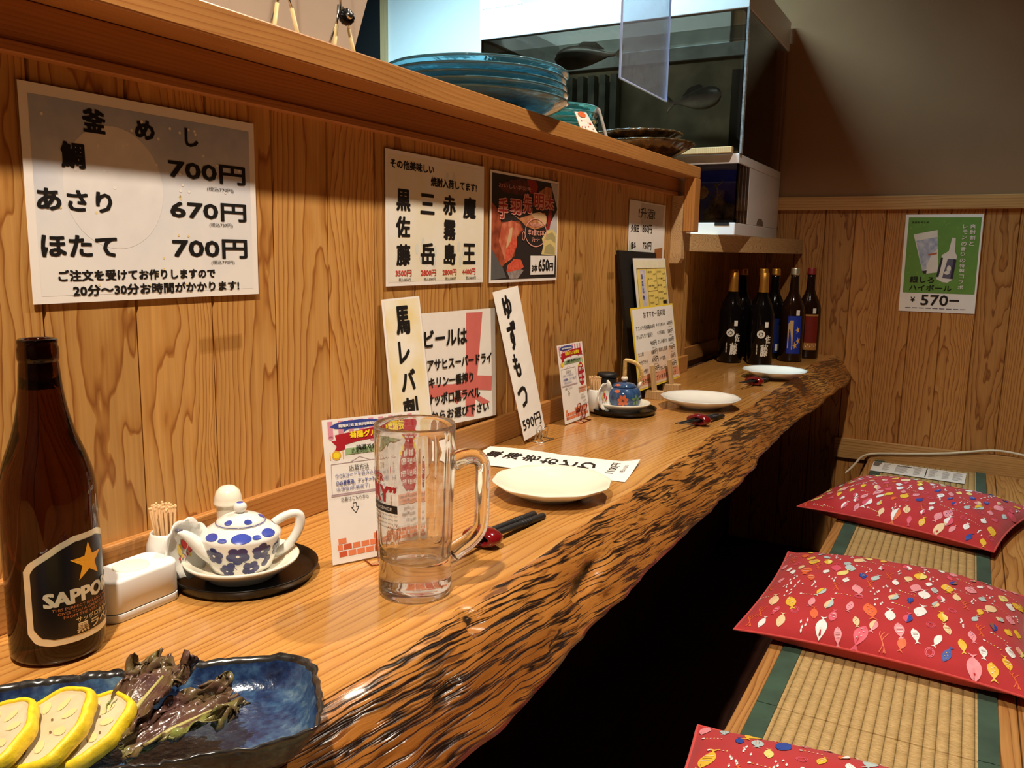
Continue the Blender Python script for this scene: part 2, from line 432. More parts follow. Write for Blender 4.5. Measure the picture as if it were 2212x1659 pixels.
M_green = cloth('green_border_cloth', (48, 74, 56), vary=.3)
M_red = cloth('red_cushion_cloth', (184, 40, 44), vary=.08)
M_redseam = cloth('red_seam_cloth', (206, 70, 66), vary=.08)

M_paper = plain('white_paper', (244, 238, 230), .6, vary=.02)
M_ink = plain('black_ink', (18, 15, 14), .5, vary=.2)
M_redink = plain('red_ink', (206, 66, 50), .5)
M_blue = plain('blue_print', (58, 72, 150), .5)
M_ceram = plain('white_porcelain', (238, 236, 228), .12, coat=.5, vary=.015)
M_cream = plain('cream_porcelain', (240, 232, 212), .25, coat=.3, vary=.02)
M_black = plain('black_lacquer', (10, 8, 8), .3, vary=.2, spec=.3)
M_matte = plain('matte_black', (20, 19, 20), .55, vary=.2)
M_plast = plain('white_plastic', (236, 236, 234), .35, vary=.01)
M_steel = plain('bright_wire', (200, 200, 196), .25, metal=1)
M_brass = plain('brown_wire', (170, 96, 62), .3, metal=1)

# ------------------------------------------------------------------ setting
ZC = .72; ZS = .3664; YB = 3.084
YN = -.75
# left wall of vertical boards (v-grooved geometry)
mb = MB(); k0 = -12
def planks(mb, axis, ks, spacing, phase, z0, z1, plane, n, m=0):
    g = .0020; d = .006
    for k in ks:
        a = phase+k*spacing; b = a+spacing
        for (p, q, dp, dq) in ((a, a+g, -d, 0), (a+g, b-g, 0, 0), (b-g, b, 0, -d)):
            if axis == 'Y': V = [(plane+dp*n, p, z0), (plane+dq*n, q, z0), (plane+dq*n, q, z1), (plane+dp*n, p, z1)]
            else: V = [(p, plane+dp*n, z0), (q, plane+dq*n, z0), (q, plane+dq*n, z1), (p, plane+dp*n, z1)]
            mb.poly(V if axis == 'Y' else V, m)
planks(mb, 'Y', range(-13, 20), .095, .4498, .70, 1.2620, 0.0, 1)
mb.poly([(0, 2.3498, .70), (0, 2.386, .70), (0, 2.386, 1.2620), (0, 2.3498, 1.2620)])
mb.poly([(0, 2.386, .70), (-.06, 2.386, .70), (-.06, 2.386, 1.2620), (0, 2.386, 1.2620)])
mb.poly([(-.12, YN, .70), (-.12, 2.386, .70), (-.12, 2.386, 1.2620), (-.12, YN, 1.2620)])
struct(mb.build('wall_left', M_wall))
mb = MB(); planks(mb, 'Y', range(19, 29), .095, .4498, .70, 1.075, -.06, 1)
struct(mb.build('wall_recess', M_wall))
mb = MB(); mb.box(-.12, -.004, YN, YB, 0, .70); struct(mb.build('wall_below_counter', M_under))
# rails on the left wall
mb = MB(); mb.box(0, .0115, YN, 2.386, 1.226, 1.2620)
mb.box(0, .0145, YN, 2.386, 1.2165, 1.2262)
struct(mb.build('trim_1', M_frieze, bevel=.0012))
mb = MB(); mb.box(0, .0116, YN, 2.386, ZC, .768); struct(mb.build('trim_2', M_beam, bevel=.002))
mb = MB(); mb.box(-.06, -.05, 2.387, YB, ZC, .768); struct(mb.build('trim_3', M_beam, bevel=.002))
# back wall
mb = MB(); planks(mb, 'X', range(-4, 21), .0965, .2634, 0, 1.225, YB, -1)
struct(mb.build('wall_back', M_wallb))
def plaster():
    t = NT('beige_plaster'); n = t.noise(t.coord(), 90, 5, .7); n2 = t.noise(t.coord(), 3, 3)
    t.base(t.ramp(n2, [(.3, rgb(146, 108, 74)), (.7, rgb(158, 118, 82))])); t.p(Roughness=.9, Normal=t.bump(n, .25, .001)); return t.m
M_plaster = plaster()
mb = MB(); mb.box(-.10, 2.3, YB, YB+.1, 1.225, 2.55); struct(mb.build('wall_back_upper', M_plaster))
mb = MB(); mb.box(-.12, 2.3, YB-.016, YB, 1.2207, 1.2656); struct(mb.build('trim_4', M_trim, bevel=.002))
mb = MB(); mb.box(.35, 2.3, YB-.012, YB, .36, .4313); struct(mb.build('baseboard_back', M_trim, bevel=.002))
mb = MB(); mb.box(-2.6, 2.3, YN-.1, YB+.1, -.1, 0); struct(mb.build('floor', M_floor))
M_darkwall = plain('dark_room_wall', (58, 44, 34), .85)
M_ceil = plain('ceiling_board', (70, 54, 40), .8)
mb = MB(); mb.box(-2.6, 2.3, YN-.1, YB+.1, 2.55, 2.6); struct(mb.build('ceiling', M_ceil))
mb = MB(); mb.box(2.3, 2.4, YN-.1, YB+.1, 0, 2.6); struct(mb.build('wall_right', M_darkwall))
mb = MB(); mb.box(-2.6, 2.3, YN-.2, YN-.1, 0, 2.6); struct(mb.build('wall_rear', M_darkwall))
M_kwhite = plain('white_kitchen_panel', (236, 240, 240), .35, vary=.01)
mb = MB(); mb.box(-1.600, -.10, YB-.02, YB+.1, .9, 2.55); struct(mb.build('wall_kitchen', M_kwhite))
mb = MB(); mb.box(-1.628, -1.600, YB-.04, YB+.02, .9, 2.55); struct(mb.build('trim_5', M_pale))
M_teald = plain('dark_teal_plastic', (22, 74, 76), .35, vary=.2, scale=14)
mb = MB(); mb.box(-2.6, -1.628, YB-.02, YB+.1, 0, 2.55); struct(mb.build('wall_kitchen_dark', plain('dark_kitchen', (12, 12, 14), .7)))
mb = MB(); mb.box(-2.7, -2.6, YN-.1, YB+.1, 0, 2.6); struct(mb.build('wall_kitchen_left', plain('grey_kitchen', (90, 96, 98), .7)))
mb = MB(); mb.box(-2.2, -1.64, YB-.30, YB-.022, 1.60, 1.62); struct(mb.build('trim_6', plain('dark_kitchen_shelf', (30, 30, 32), .5)))
t = thing('plastic_bin', 'dark teal plastic bin on the kitchen shelf beyond the notice board', 'bin', (-1.76, YB-.15, 1.6205))
mb = MB(); mb.lathe([(0, 0), (.085, 0), (.09, .004), (.105, .24), (.101, .24), (.087, .006), (0, .006)], 40); mb.build('bin_body', M_teald, t)
mb = MB(); mb.lathe([(.105, .240), (.114, .240), (.115, .246), (.114, .262), (.107, .264), (.102, .258), (.102, .240), (.105, .240)], 40); mb.build('bin_rim', M_teald, t)

# ------------------------------------------------------------------ ledge, bracket, counter
t = thing('serving_ledge', 'long cedar serving ledge along the top of the board wall', 'shelf', (-.13, .8, 1.271))
mb = MB(); mb.box(-.31, .060, YN, 2.255, 1.2627, 1.293)
o = mb.build('board', M_beam, t, bevel=.0018); o.matrix_parent_inverse = Matrix.Translation((.13, -.8, -1.271))
def rel(o, t):
    o.parent = t; o.matrix_parent_inverse = Matrix.Translation(-Vector(t.location)); return o
mb = MB(); mb.box(.0325, .0615, 2.2055, 2.2545, 1.122, 1.2625)
rel(mb.build('end_block', M_post, bevel=.0015), t)
mb = MB(); T = None
V = [(.0005, 1.216), (.0320, 1.216), (.0320, 1.050), (.0240, 1.037), (.0005, 1.037)]
for y, r in ((2.2050, 0), (2.2350, 1)): mb.poly([(a, y, b) for a, b in (V if r else V[::-1])])
for (a, b), (c, d) in zip(V, V[1:]+V[:1]): mb.poly([(a, 2.2350, b), (a, 2.2050, b), (c, 2.2050, d), (c, 2.2350, d)])
tag(mb.build('shelf_bracket', M_deck, bevel=.001), 'pale wooden bracket at the wall end beneath the ledge', 'bracket')
mb = MB(); P = [(-.055, 2.387), (.0, 2.30), (.008, 2.30), (.195, YB), (-.055, YB)]
P = [(.0006, 2.2650), (.010, 2.2650), (.195, YB-.001), (-.0590, YB-.001), (-.0590, 2.3875), (.0006, 2.3875)]
z0, z1 = 1.0705, 1.1195
mb.poly([(a, b, z1) for a, b in P]); mb.poly([(a, b, z0) for a, b in P][::-1])
for (a, b), (c, d) in zip(P, P[1:]+P[:1]): mb.poly([(a, b, z0), (c, d, z0), (c, d, z1), (a, b, z1)])
tag(mb.build('corner_shelf', M_deck, bevel=.002), 'thick pale corner plank shelf carrying the fish tanks', 'shelf')

def interp(tab, y):
    if y <= tab[0][0]: return tab[0][1]
    for (a, b), (c, d) in zip(tab, tab[1:]):
        if y <= c:
            s = (y-a)/(c-a); s = s*s*(3-2*s); return b+(d-b)*s
    return tab[-1][1]
ET = [(-.75, .33), (.30, .331), (.459, .329), (.487, .333), (.566, .334), (.643, .328), (.738, .333), (.871, .332), (1.045, .329), (1.36, .329), (1.726, .312), (1.96, .315), (2.31, .312), (2.806, .306), (3.085, .338)]
EB = [(-.75, .39), (.30, .392), (.534, .394), (.603, .403), (.673, .397), (.758, .392), (.846, .388), (1.008, .385), (1.227, .382), (1.385, .385), (1.58, .386), (1.837, .368), (2.064, .364), (2.53, .381), (3.055, .393)]
KN = [(.8587, .6805, .055, .012, .010, .35), (.638, .7085, .012, .0055, .010, 0), (.552, .685, .022, .006, .007, .5), (1.72, .700, .03, .004, .004, .2), (.46, .672, .03, .005, .005, .3), (.74, .66, .03, .004, .005, .3)]
mb = MB(); NS = 16; NY = 640
def edge_pt(y, s):
    xt = interp(ET, y)+.0025*(noise.noise(Vector((y*14, 0, 0)))+.6*noise.noise(Vector((y*40, 3, 0)))); xb = interp(EB, y)+.005*noise.noise(Vector((y*9, 7, 0)))+.003*noise.noise(Vector((y*30, 9, 0)))
    zb = .640+.006*noise.noise(Vector((y*6, 5, 0)))
    x = xt+(xb-xt)*(s**.85); z = ZC+(zb-ZC)*s
    d = 0
    if s > .02:
        d = .0022*noise.noise(Vector((y*9, (s+y*1.2)*7, 2)))+.0008*noise.noise(Vector((y*26, (s+y*1.2)*22, 5)))
        d *= min(1, s*6)
        for (ky, kz, ry, rz, dep, sk) in KN:
            e = ((y-ky)/ry)**2+((z-kz-sk*(y-ky)*.35)/rz)**2
            if e < 1: d -= dep*(1-e)**.4
    return (x+d*.82, y, z+d*.55)
def inknot(a, b):
    y = YN+(YB-.001-YN)*b; s = a; z = ZC+(.640-ZC)*s
    for (ky, kz, ry, rz, dep, sk) in KN:
        if ((y-ky)/ry)**2+((z-kz-sk*(y-ky)*.35)/rz)**2 < .75+.5*noise.noise(Vector((y*150, z*150, 0))): return 2
    return 1
Y1 = YB-.001
ys = [YN+(.2-YN)*i/40 for i in range(40)]+[.2+(Y1-.2)*i/NY for i in range(NY+1)]
V = []; F = []; MI = []; W = NS+5
for y in ys:
    e0 = edge_pt(y, 0)
    row = [(.0002, y, ZC), (.16, y, ZC), (e0[0]-.014, y, ZC), (e0[0]-.0065, y, ZC-.0007)]
    row += [edge_pt(y, (k+.6)/(NS+.0)) if k else (e0[0]-.0005, y, ZC-.0030) for k in range(NS)]
    xb = row[-1]; row.append((.0002, y, .642)); V += row
W = len(row)
for j in range(len(ys)-1):
    ym = (ys[j]+ys[j+1])/2
    for i in range(W-1):
        F.append((j*W+i, j*W+i+1, (j+1)*W+i+1, (j+1)*W+i))
        m = 0 if i < 3 else 1
        MI.append(m)
o0 = len(mb.v); mb.v += V
for f, m in zip(F, MI): mb.f.append(list(f)); mb.mi.append(m); mb.sm.append(True)
mb.f.append([i for i in range(W)]); mb.mi.append(1); mb.sm.append(False)
mb.f.append([(len(ys)-1)*W+i for i in range(W-1, -1, -1)]); mb.mi.append(1); mb.sm.append(False)
tag(mb.build('counter_top', [M_count, M_edge, M_rot]), 'long lacquered live-edge wooden counter with a bark front', 'counter')

# ------------------------------------------------------------------ bench with two mats
t = thing('tatami_bench', 'low wooden bench inset with tatami in front of the counter', 'bench', (.8, 1.2, .33))
mb = MB(); mb.box(.466, .4895, YN, YB-.013, .30, ZS); rel(mb.build('edge_rail', M_bench, bevel=.003), t)
mb = MB(); mb.box(.824, .850, YN, YB-.013, .30, ZS-.0005); rel(mb.build('edge_rail', M_bench, bevel=.003), t)
mb = MB(); mb.box(.8515, 2.29, YN, YB-.013, .30, ZS-.001); rel(mb.build('platform_board', M_bench, bevel=.002), t)
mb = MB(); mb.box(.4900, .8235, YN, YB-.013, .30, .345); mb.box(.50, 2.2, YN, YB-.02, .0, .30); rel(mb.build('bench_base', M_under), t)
def mat_piece(y0, y1, lab):
    t = thing('tatami_mat', lab, 'tatami mat', ((.49+.823)/2, (y0+y1)/2, .345), 'tatami mats on the bench')
    mb = MB(); mb.box(.5205, .7962, y0, y1, .3452, ZS-.0005); rel(mb.build('woven_straw', M_tat, bevel=.002), t)
    for a, b in ((.4902, .5208), (.7960, .8232)):
        mb = MB()
        mb.grid(lambda u, v: (a+(b-a)*u, y0+(y1-y0)*v, ZS+.0012+.0012*noise.noise(Vector((u*3+a*50, v*9*(y1-y0), 0)))), 6, 60, 0)
        mb.grid(lambda u, v: (a+(b-a)*u, y0+(y1-y0)*v, .3452), 1, 1, 0, flip=True)
        for x in (a, b): mb.poly([(x, y0, .3452), (x, y1, .3452), (x, y1, ZS+.001), (x, y0, ZS+.001)])
        mb.poly([(a, y0, .3452), (b, y0, .3452), (b, y0, ZS+.001), (a, y0, ZS+.001)])
        rel(mb.build('border_cloth', M_green), t)
mat_piece(1.2535, YB-.014, 'far tatami mat with green borders under the two farther cushions')
mat_piece(YN, 1.2515, 'near tatami mat with green borders under the nearest cushion')

# ------------------------------------------------------------------ papers on the wall
PM = [M_paper, M_ink, M_redink, M_blue]
def art(name, c, rough=.55, vary=.05): return plain(name, c, rough, vary=vary)
def soft_art(name, c1, c2, sc=14, c3=None):
    t = NT(name); n = t.noise(t.coord(), sc, 3, .5)
    st = [(.35, rgb(*c1)), (.65, rgb(*c2))]
    if c3: st = [(.32, rgb(*c1)), (.5, rgb(*c2)), (.68, rgb(*c3))]
    t.base(t.ramp(n, st)); t.p(Roughness=.55); return t.m
def blue_fade():
    t = NT('pale_to_blue_fade'); P = t.sep(t.coord()); n = t.noise(t.coord(), 12, 4, .6)  # bluer towards the sheet top, near white at its foot
    k = t.math('ADD', t.math('DIVIDE', t.math('SUBTRACT', P[2], 1.007), .19), t.math('MULTIPLY', t.math('SUBTRACT', n, .5), .9))
    t.base(t.ramp(k, [(.15, rgb(240, 236, 230)), (.5, rgb(224, 224, 226)), (.95, rgb(168, 178, 200))])); t.p(Roughness=.55); return t.m
A_bluewash = blue_fade()
A_yelwash = soft_art('pale_yellow_wash', (242, 238, 228), (238, 228, 196), 12)
A_yelstrip = soft_art('cream_wash', (244, 238, 222), (238, 218, 160), 16)

def wallpaper(name, y0, y1, z0, z1, label, texts, mats, extra=None, group=None, x=.0028, bold=.02, tilt=(0, 0)):
    f = quadmap((x, y0+tilt[0], z0), (x, y1+tilt[0], z0+tilt[1]), (x, y1, z1+tilt[1]), (x, y0, z1))
    mb = MB(); sheet(mb, f, .0008, nv=1)
    if extra: extra(mb, f)
    for tx in texts:
        write(mb, f, tx[0], tx[1:5], tx[5] if len(tx) > 5 else 1, bold if (tx[4]-tx[2]) > .05 else .008, .00045)
    return tag(mb.build(name, mats), label, 'paper sign', group)

KAMA = [('釜',.214,.813,.304,.929),('め',.421,.815,.505,.915),('し',.641,.813,.705,.912),('鯛',.129,.635,.217,.760),('700円',.558,.634,.943,.741),('(税込770円)',.739,.585,.876,.612),('あさり',.034,.434,.312,.538),('670円',.558,.423,.942,.528),('(税込737円)',.744,.387,.866,.414),('ほたて',.038,.218,.322,.325),('700円',.560,.211,.941,.324),('(税込770円)',.746,.177,.869,.203),('ご注文を受けてお作りしますので',.091,.102,.764,.158),('20分〜30分お時間がかかります!',.141,.028,.889,.086)]
def kama_bg(mb, f):
    uvrect(mb, f, .03, .035, .97, .95, 4, .0001)
    uvell(mb, f, .33, .56, .20, .30, 6, .0002, 40)
    rnd = random.Random(3)
    for i in range(26): uvell(mb, f, rnd.uniform(.06, .94), rnd.uniform(.55, .93), .006, .008, 0, .0003, 8)
    for i in range(14): uvell(mb, f, rnd.uniform(.06, .7), rnd.uniform(.05, .55), .005, .007, 5, .0003, 8)
wallpaper('menu_sheet', .4388, .7050, 1.0068, 1.1975, 'largest-looking white menu sheet with three prices on blue wash, nearest the viewer', KAMA, PM+[A_bluewash, art('yellow_dot', (236, 214, 150)), art('moon_disc', (232, 229, 226))], kama_bg, bold=.032)
SHO = [('その他美味しい',.039,.867,.445,.935),('焼酎入荷してます!',.414,.772,.910,.845),('黒',.091,.560,.218,.725),('佐',.086,.363,.215,.526),('藤',.089,.150,.218,.317),('三',.312,.551,.451,.711),('岳',.313,.155,.454,.332),('赤',.540,.559,.674,.721),('霧',.545,.356,.675,.524),('島',.547,.153,.677,.333),('魔',.757,.541,.903,.725),('王',.758,.159,.904,.338),('3500円',.080,.070,.227,.122,2),('2800円',.314,.068,.468,.121,2),('2800円',.536,.070,.686,.121,2),('4400円',.751,.069,.905,.125,2),('税込3850円',.109,.033,.219,.060),('税込3080円',.345,.031,.464,.058),('税込3080円',.565,.029,.683,.058),('税込4840円',.792,.028,.910,.058)]
def sho_bg(mb, f):
    uvrect(mb, f, .02, .03, .98, .97, 4, .0001)
    for cu, cv, r in ((.33, .27, .05), (.42, .23, .04), (.72, .25, .05), (.62, .82, .04)):
        for a in range(4): 
            an = a*PI/2+cu*9; uvell(mb, f, cu+.05*math.cos(an), cv+.06*math.sin(an), .016, .045, 5, .0002, 10)
wallpaper('menu_sheet', .9462, 1.2125, 1.0085, 1.1985, 'white menu sheet with four vertical columns and red prices beside the food poster', SHO, PM+[A_yelwash, art('pale_leaf', (222, 224, 214))], sho_bg, bold=.03)

# food poster
TEBP = [('dark',[(.02,.978),(.979,.978),(.985,.028),(.02,.028)]),('grey',[(.02,.310),(.109,.257),(.226,.044),(.02,.03)]),('lt',[(.861,.976),(.979,.976),(.979,.521),(.979,.733)]),('lt2',[(.818,.513),(.979,.718),(.979,.261),(.744,.258)]),
('meat',[(.022,.719),(.110,.654),(.142,.549),(.391,.577),(.459,.496),(.364,.422),(.337,.246),(.213,.183),(.162,.142),(.070,.257),(.022,.310)]),
('meat2',[(.153,.536),(.285,.574),(.403,.543),(.437,.495),(.363,.436),(.366,.352),(.295,.218),(.213,.183),(.170,.265),(.116,.379)]),
('cream',[(.26,.50),(.30,.51),(.285,.40),(.235,.29),(.215,.33)]),
('red',[(.300,.420),(.365,.380),(.356,.324),(.223,.183),(.202,.210),(.210,.293)]),('red',[(.234,.155),(.327,.218),(.424,.212),(.471,.140),(.405,.112),(.299,.085),(.225,.100)]),
('grey2',[(.236,.093),(.427,.119),(.471,.111),(.386,.032),(.269,.032)]),('meat3',[(.305,.627),(.391,.598),(.522,.635),(.634,.664),(.776,.674),(.814,.617),(.793,.542),(.617,.504),(.480,.533),(.435,.566)]),
('cream',[(.544,.650),(.704,.680),(.801,.646),(.804,.572),(.733,.539),(.637,.606)]),('red2',[(.488,.970),(.623,.976),(.660,.918),(.628,.843),(.537,.842)]),('red2',[(.835,.707),(.897,.704),(.876,.598),(.855,.515),(.794,.512),(.827,.596)]),
('meat3',[(.651,.852),(.790,.932),(.875,.926),(.891,.838),(.846,.738),(.679,.710)]),('brn',[(.085,.871),(.254,.937),(.444,.975),(.535,.905),(.449,.812),(.176,.821)]),
('lem',[(.737,.421),(.807,.498),(.904,.521),(.979,.475),(.979,.353),(.764,.355)]),('lem2',[(.774,.415),(.820,.469),(.906,.487),(.958,.444),(.961,.383)]),('lem',[(.731,.265),(.775,.378),(.871,.418),(.979,.361),(.979,.253)]),('lem2',[(.773,.273),(.800,.349),(.873,.377),(.950,.329),(.953,.261)])]
PK = {'dark': 4, 'grey': 5, 'lt': 6, 'lt2': 6, 'meat': 7, 'meat2': 8, 'red': 9, 'red2': 10, 'meat3': 11, 'cream': 12, 'brn': 13, 'lem': 14, 'lem2': 15, 'grey2': 16}
TM = PM+[art('photo_dark', (40, 32, 30)), art('photo_grey', (92, 92, 92)), art('photo_light', (196, 192, 190)), soft_art('photo_meat_dark', (120, 48, 26), (176, 84, 48), 60), soft_art('photo_meat', (186, 84, 54), (216, 130, 96), 60),
         soft_art('photo_roe', (206, 70, 46), (226, 104, 74), 220), art('photo_red', (150, 34, 28)), soft_art('photo_golden', (168, 92, 52), (204, 140, 92), 70), art('photo_batter', (216, 180, 132)), soft_art('photo_brown', (62, 30, 24), (104, 44, 34), 60),
         art('photo_lemon_rind', (226, 204, 130)), art('photo_lemon', (176, 164, 112)), soft_art('photo_foil', (128, 120, 118), (170, 156, 150), 90), art('pink_outline', (236, 168, 150)), art('photo_white', (242, 238, 232)), art('letter_red', (170, 40, 36))]
def teb(mb, f):
    for i, (k, P) in enumerate(TEBP): uvpoly(mb, f, P, PK[k], .0002+.00003*i)
    for s, a, b, c, d in [('手',.095,.571,.233,.780),('羽',.249,.622,.417,.780),('先',.432,.640,.577,.842),('明',.591,.690,.763,.865),('太',.769,.700,.928,.858)]:
        write(mb, f, s, (a, b, c, d), 17, .07, .0011); write(mb, f, s, (a+.012, b+.014, c-.012, d-.014), 19, .012, .0013)
    P = [(.64+.165*math.cos(a), .475+.135*math.sin(a)) for a in [2*PI*i/36 for i in range(37)]]
    uvline(mb, f, P, .007, 17, .0011, .7)
    P = [(.455+.02*math.cos(a), .437+.04*math.sin(a)) for a in [2*PI*i/16 for i in range(17)]]
    uvline(mb, f, P, .006, 17, .0011, .7)
    for s, b in [('手羽先の明太子',(.546,.530,.760,.570)),('辛3個で3本',(.520,.445,.773,.505)),('ジューシー',(.579,.385,.700,.430))]: write(mb, f, s, b, 17, .02, .0011)
    write(mb, f, 'おいしい手羽先', (.10, .86, .55, .90), 17, .0, .0011)
    uvpoly(mb, f, [(.563,.250),(.953,.251),(.951,.061),(.566,.063)], 18, .0010)
    for s, b in [('3本',(.585,.088,.676,.169)),('650',(.688,.093,.857,.217)),('円',(.862,.096,.928,.180))]: write(mb, f, s, b, 1, .035, .0013)
wallpaper('food_poster', 1.2333, 1.4975, 1.0062, 1.1960, 'dark photo poster of fried chicken and lemon with a white price box', [], TM, teb)
SAKE = [('!升酒!',.234,.786,.691,.924),('久保田',.047,.604,.260,.703),('850円',.351,.601,.616,.716),('香斗',.062,.391,.196,.482),('750円',.376,.384,.617,.492),('いいちこ',.064,.207,.296,.268)]
def sake_bg(mb, f):
    uvpoly(mb, f, [(.02, .02), (.45, .02), (.2, .25), (.02, .5)], 4, .0002)
    uvpoly(mb, f, [(.30, .62), (.92, .70), (.96, .98), (.30, .98)], 5, .0002)
    uvpoly(mb, f, [(.70, .02), (.95, .02), (.95, .42), (.72, .40)], 6, .0003)
wallpaper('menu_sheet', 1.8840, 2.1462, .998, 1.1872, 'white menu sheet partly hidden by the black folder at the far wall end', SAKE, PM+[art('pale_green_wash', (206, 218, 196)), art('pale_grey_wash', (214, 208, 202)), art('amber_picture', (170, 104, 50))], sake_bg)
# leaning poster on the rail
BEER = [('ビールは',.195,.700,.650,.855),('アサヒスーパードライ',.218,.500,.945,.600),('キリン一番搾り',.229,.346,.716,.445),('サッポロ黒ラベル',.204,.190,.797,.300),('からお選び下さい',.243,.050,.905,.145)]
f = quadmap((.0075, .985, .790), (.0075, 1.255, .773), (.0026, 1.255, .963), (.0026, .985, .966))
mb = MB(); sheet(mb, f, .0006)
RB = art('red_ribbon_print', (216, 112, 104))
for i, P in enumerate([[(.647,.977),(.839,.972),(.723,.027),(.621,.044)], [(.236,.380),(.483,.355),(.628,.368),(.736,.405),(.953,.375),(.943,.242),(.737,.274),(.545,.288),(.236,.253)], [(.608,.284),(.694,.266),(.738,.241),(.922,.136),(.829,.123),(.651,.259),(.526,.173),(.484,.230)]]): uvpoly(mb, f, P, 4, .0002+.0001*i)
for s, *b in BEER: write(mb, f, s, b, 1, .03, .0008)
tag(mb.build('beer_sign', PM+[RB]), 'white sign with a red ribbon print leaning on the wall rail between two strips', 'paper sign')
# tall strips
f = quadmap((.0345, .930, .7215), (.0345, 1.030, .7215), (.0035, 1.0255, .9925), (.0035, .934, .9905))
mb = MB(); sheet(mb, f, .0005); K = 1.58
uvrect(mb, f, .05, .01, .95, .99, 4, .0002)
for s, a, b, c, d in [('馬',.297,.687,.665,.935),('レ',.300,.446,.587,.639),('バ',.294,.207,.666,.393),('刺',.280,-.046,.663,.156)]: write(mb, f, s, (a, 1-(1-b)/K, c, 1-(1-d)/K), 1, .032, .0007)
tag(mb.build('menu_strip', PM+[A_yelstrip]), 'cream tall menu strip leaning on the wall behind the glass mug', 'paper sign', 'tall hand lettered menu strips')
f = quadmap((.057, 1.2724, .7287), (.050, 1.3678, .7324), (.0055, 1.3315, .9996), (.0055, 1.2408, .9907))
mb = MB(); sheet(mb, f, .0005)
for s, *b in [('ゆ',.251,.804,.581,.963),('ず',.212,.594,.573,.793),('も',.178,.411,.460,.575),('つ',.112,.207,.503,.352),('590円',.05,.054,.883,.140)]: write(mb, f, s, b, 1, .032 if len(s) == 1 else .014, .0007)
tag(mb.build('menu_strip', PM), 'white tall menu strip tilting in a wire stand under the food poster', 'paper sign', 'tall hand lettered menu strips')
# strip lying flat
f0 = quadmap((.0309, 1.1086, .7212), (.2979, 1.1415, .7212), (.2784, 1.2602, .7212), (.0135, 1.2261, .7212))
f = lambda u, v, o=0: f0(u, v, o) + Vector((0, 0, .0025*max(0, math.sin(u*PI*1.6+.6))*(.4+.6*v) + .010*max(0, u-.9)*10*max(0, v-.3)))
mb = MB(); sheet(mb, f, .0004, nu=16, nv=6)
for i, s in enumerate(['車', '海', '老', 'お', 'ど', 'り']):
    u0 = .055+i*.122; write(mb, f, s, (u0, .40, u0+.105, .74), 1, .018, .0007, 90)
write(mb, f, '1100円', (.845, .30, .905, .86), 1, .0, .0007, 90); write(mb, f, '税込1210', (.925, .40, .955, .75), 1, 0, .0007, 90)
tag(mb.build('menu_strip', PM), 'white menu strip lying flat on the counter behind the nearest white plate', 'paper sign', 'tall hand lettered menu strips')

# back wall poster
f = quadmap((.5186, YB-.0022, .8863), (.7437, YB-.0022, .8863), (.7415, YB-.0022, 1.2050), (.5158, YB-.0022, 1.2042))
mb = MB(); sheet(mb, f, .0008, nv=1)
HM = {'gr': 4, 'wh': 5, 'bl': 6, 'or': 7, 'nv': 8, 'gy': 9}
for i, (k, P) in enumerate([('gr',[(.041,.971),(.976,.968),(.976,.196),(.040,.195)]),('wh',[(.122,.796),(.431,.843),(.479,.473),(.472,.411),(.331,.396),(.286,.399)]),('bl',[(.164,.731),(.438,.772),(.455,.657),(.380,.588),(.322,.478),(.334,.451),(.275,.423)]),('nv',[(.275,.423),(.335,.43),(.33,.395),(.287,.399)]),('or',[(.332,.595),(.446,.616),(.449,.596),(.338,.580)]),('wh',[(.627,.765),(.674,.761),(.680,.624),(.711,.577),(.678,.339),(.617,.308),(.548,.313),(.471,.343),(.514,.589),(.599,.630)]),('nv',[(.508,.565),(.534,.559),(.495,.360),(.464,.370)]),('gy',[(.595,.552),(.706,.546),(.681,.346),(.543,.354)]),('nv',[(.67,.55),(.706,.546),(.681,.346),(.65,.35)])]):
    uvpoly(mb, f, P, HM[k], .0002+.0001*i)
uvell(mb, f, .62, .45, .028, .035, 5, .0014, 14); uvell(mb, f, .60, .41, .035, .02, 5, .0014, 14)
rnd = random.Random(5)
for i in range(30): uvell(mb, f, rnd.uniform(.08, .7), rnd.uniform(.25, .95), .012, .009, 10, .00025, 10)
for s, a, b, c, d, *m in [('銀しろ',.117,.300,.444,.368),('ハイボール',.120,.220,.677,.282),('¥',.150,.101,.211,.152),('570−',.287,.069,.788,.180),('当店おすすめ',.087,.911,.312,.930),('爽',.842,.857,.913,.900,5),('酎',.844,.800,.917,.844,5),('割',.850,.744,.917,.787,5),('と',.848,.685,.912,.731,5),('レ',.751,.857,.809,.897,5),('モ',.757,.804,.814,.844,5),('ン',.750,.748,.813,.788,5),('の',.745,.684,.820,.724,5),('香',.746,.634,.816,.674,5),('り',.752,.581,.811,.621,5),('の',.747,.517,.823,.557,5),('特',.753,.463,.820,.503,5),('製',.753,.416,.821,.452,5),('コ',.761,.355,.820,.395,5),('ラ',.758,.301,.817,.341,5),('ボ',.756,.244,.824,.286,5)]:
    write(mb, f, s, (a, b, c, d), m[0] if m else 1, .02, .0016)
for i in range(9): uvrect(mb, f, .09+i*.09, .035, .09+i*.09+.07, .043, 9, .0005)
tag(mb.build('drink_poster', PM+[art('poster_green', (104, 150, 62)), art('poster_cream', (232, 226, 214)), soft_art('poster_ice', (150, 162, 190), (204, 206, 214), 60), art('poster_orange', (196, 100, 60)), art('poster_navy', (40, 38, 56)), art('poster_slate', (96, 92, 112)), art('poster_green_light', (120, 160, 76))]), 'green drink poster with a price below taped to the back wall', 'poster')

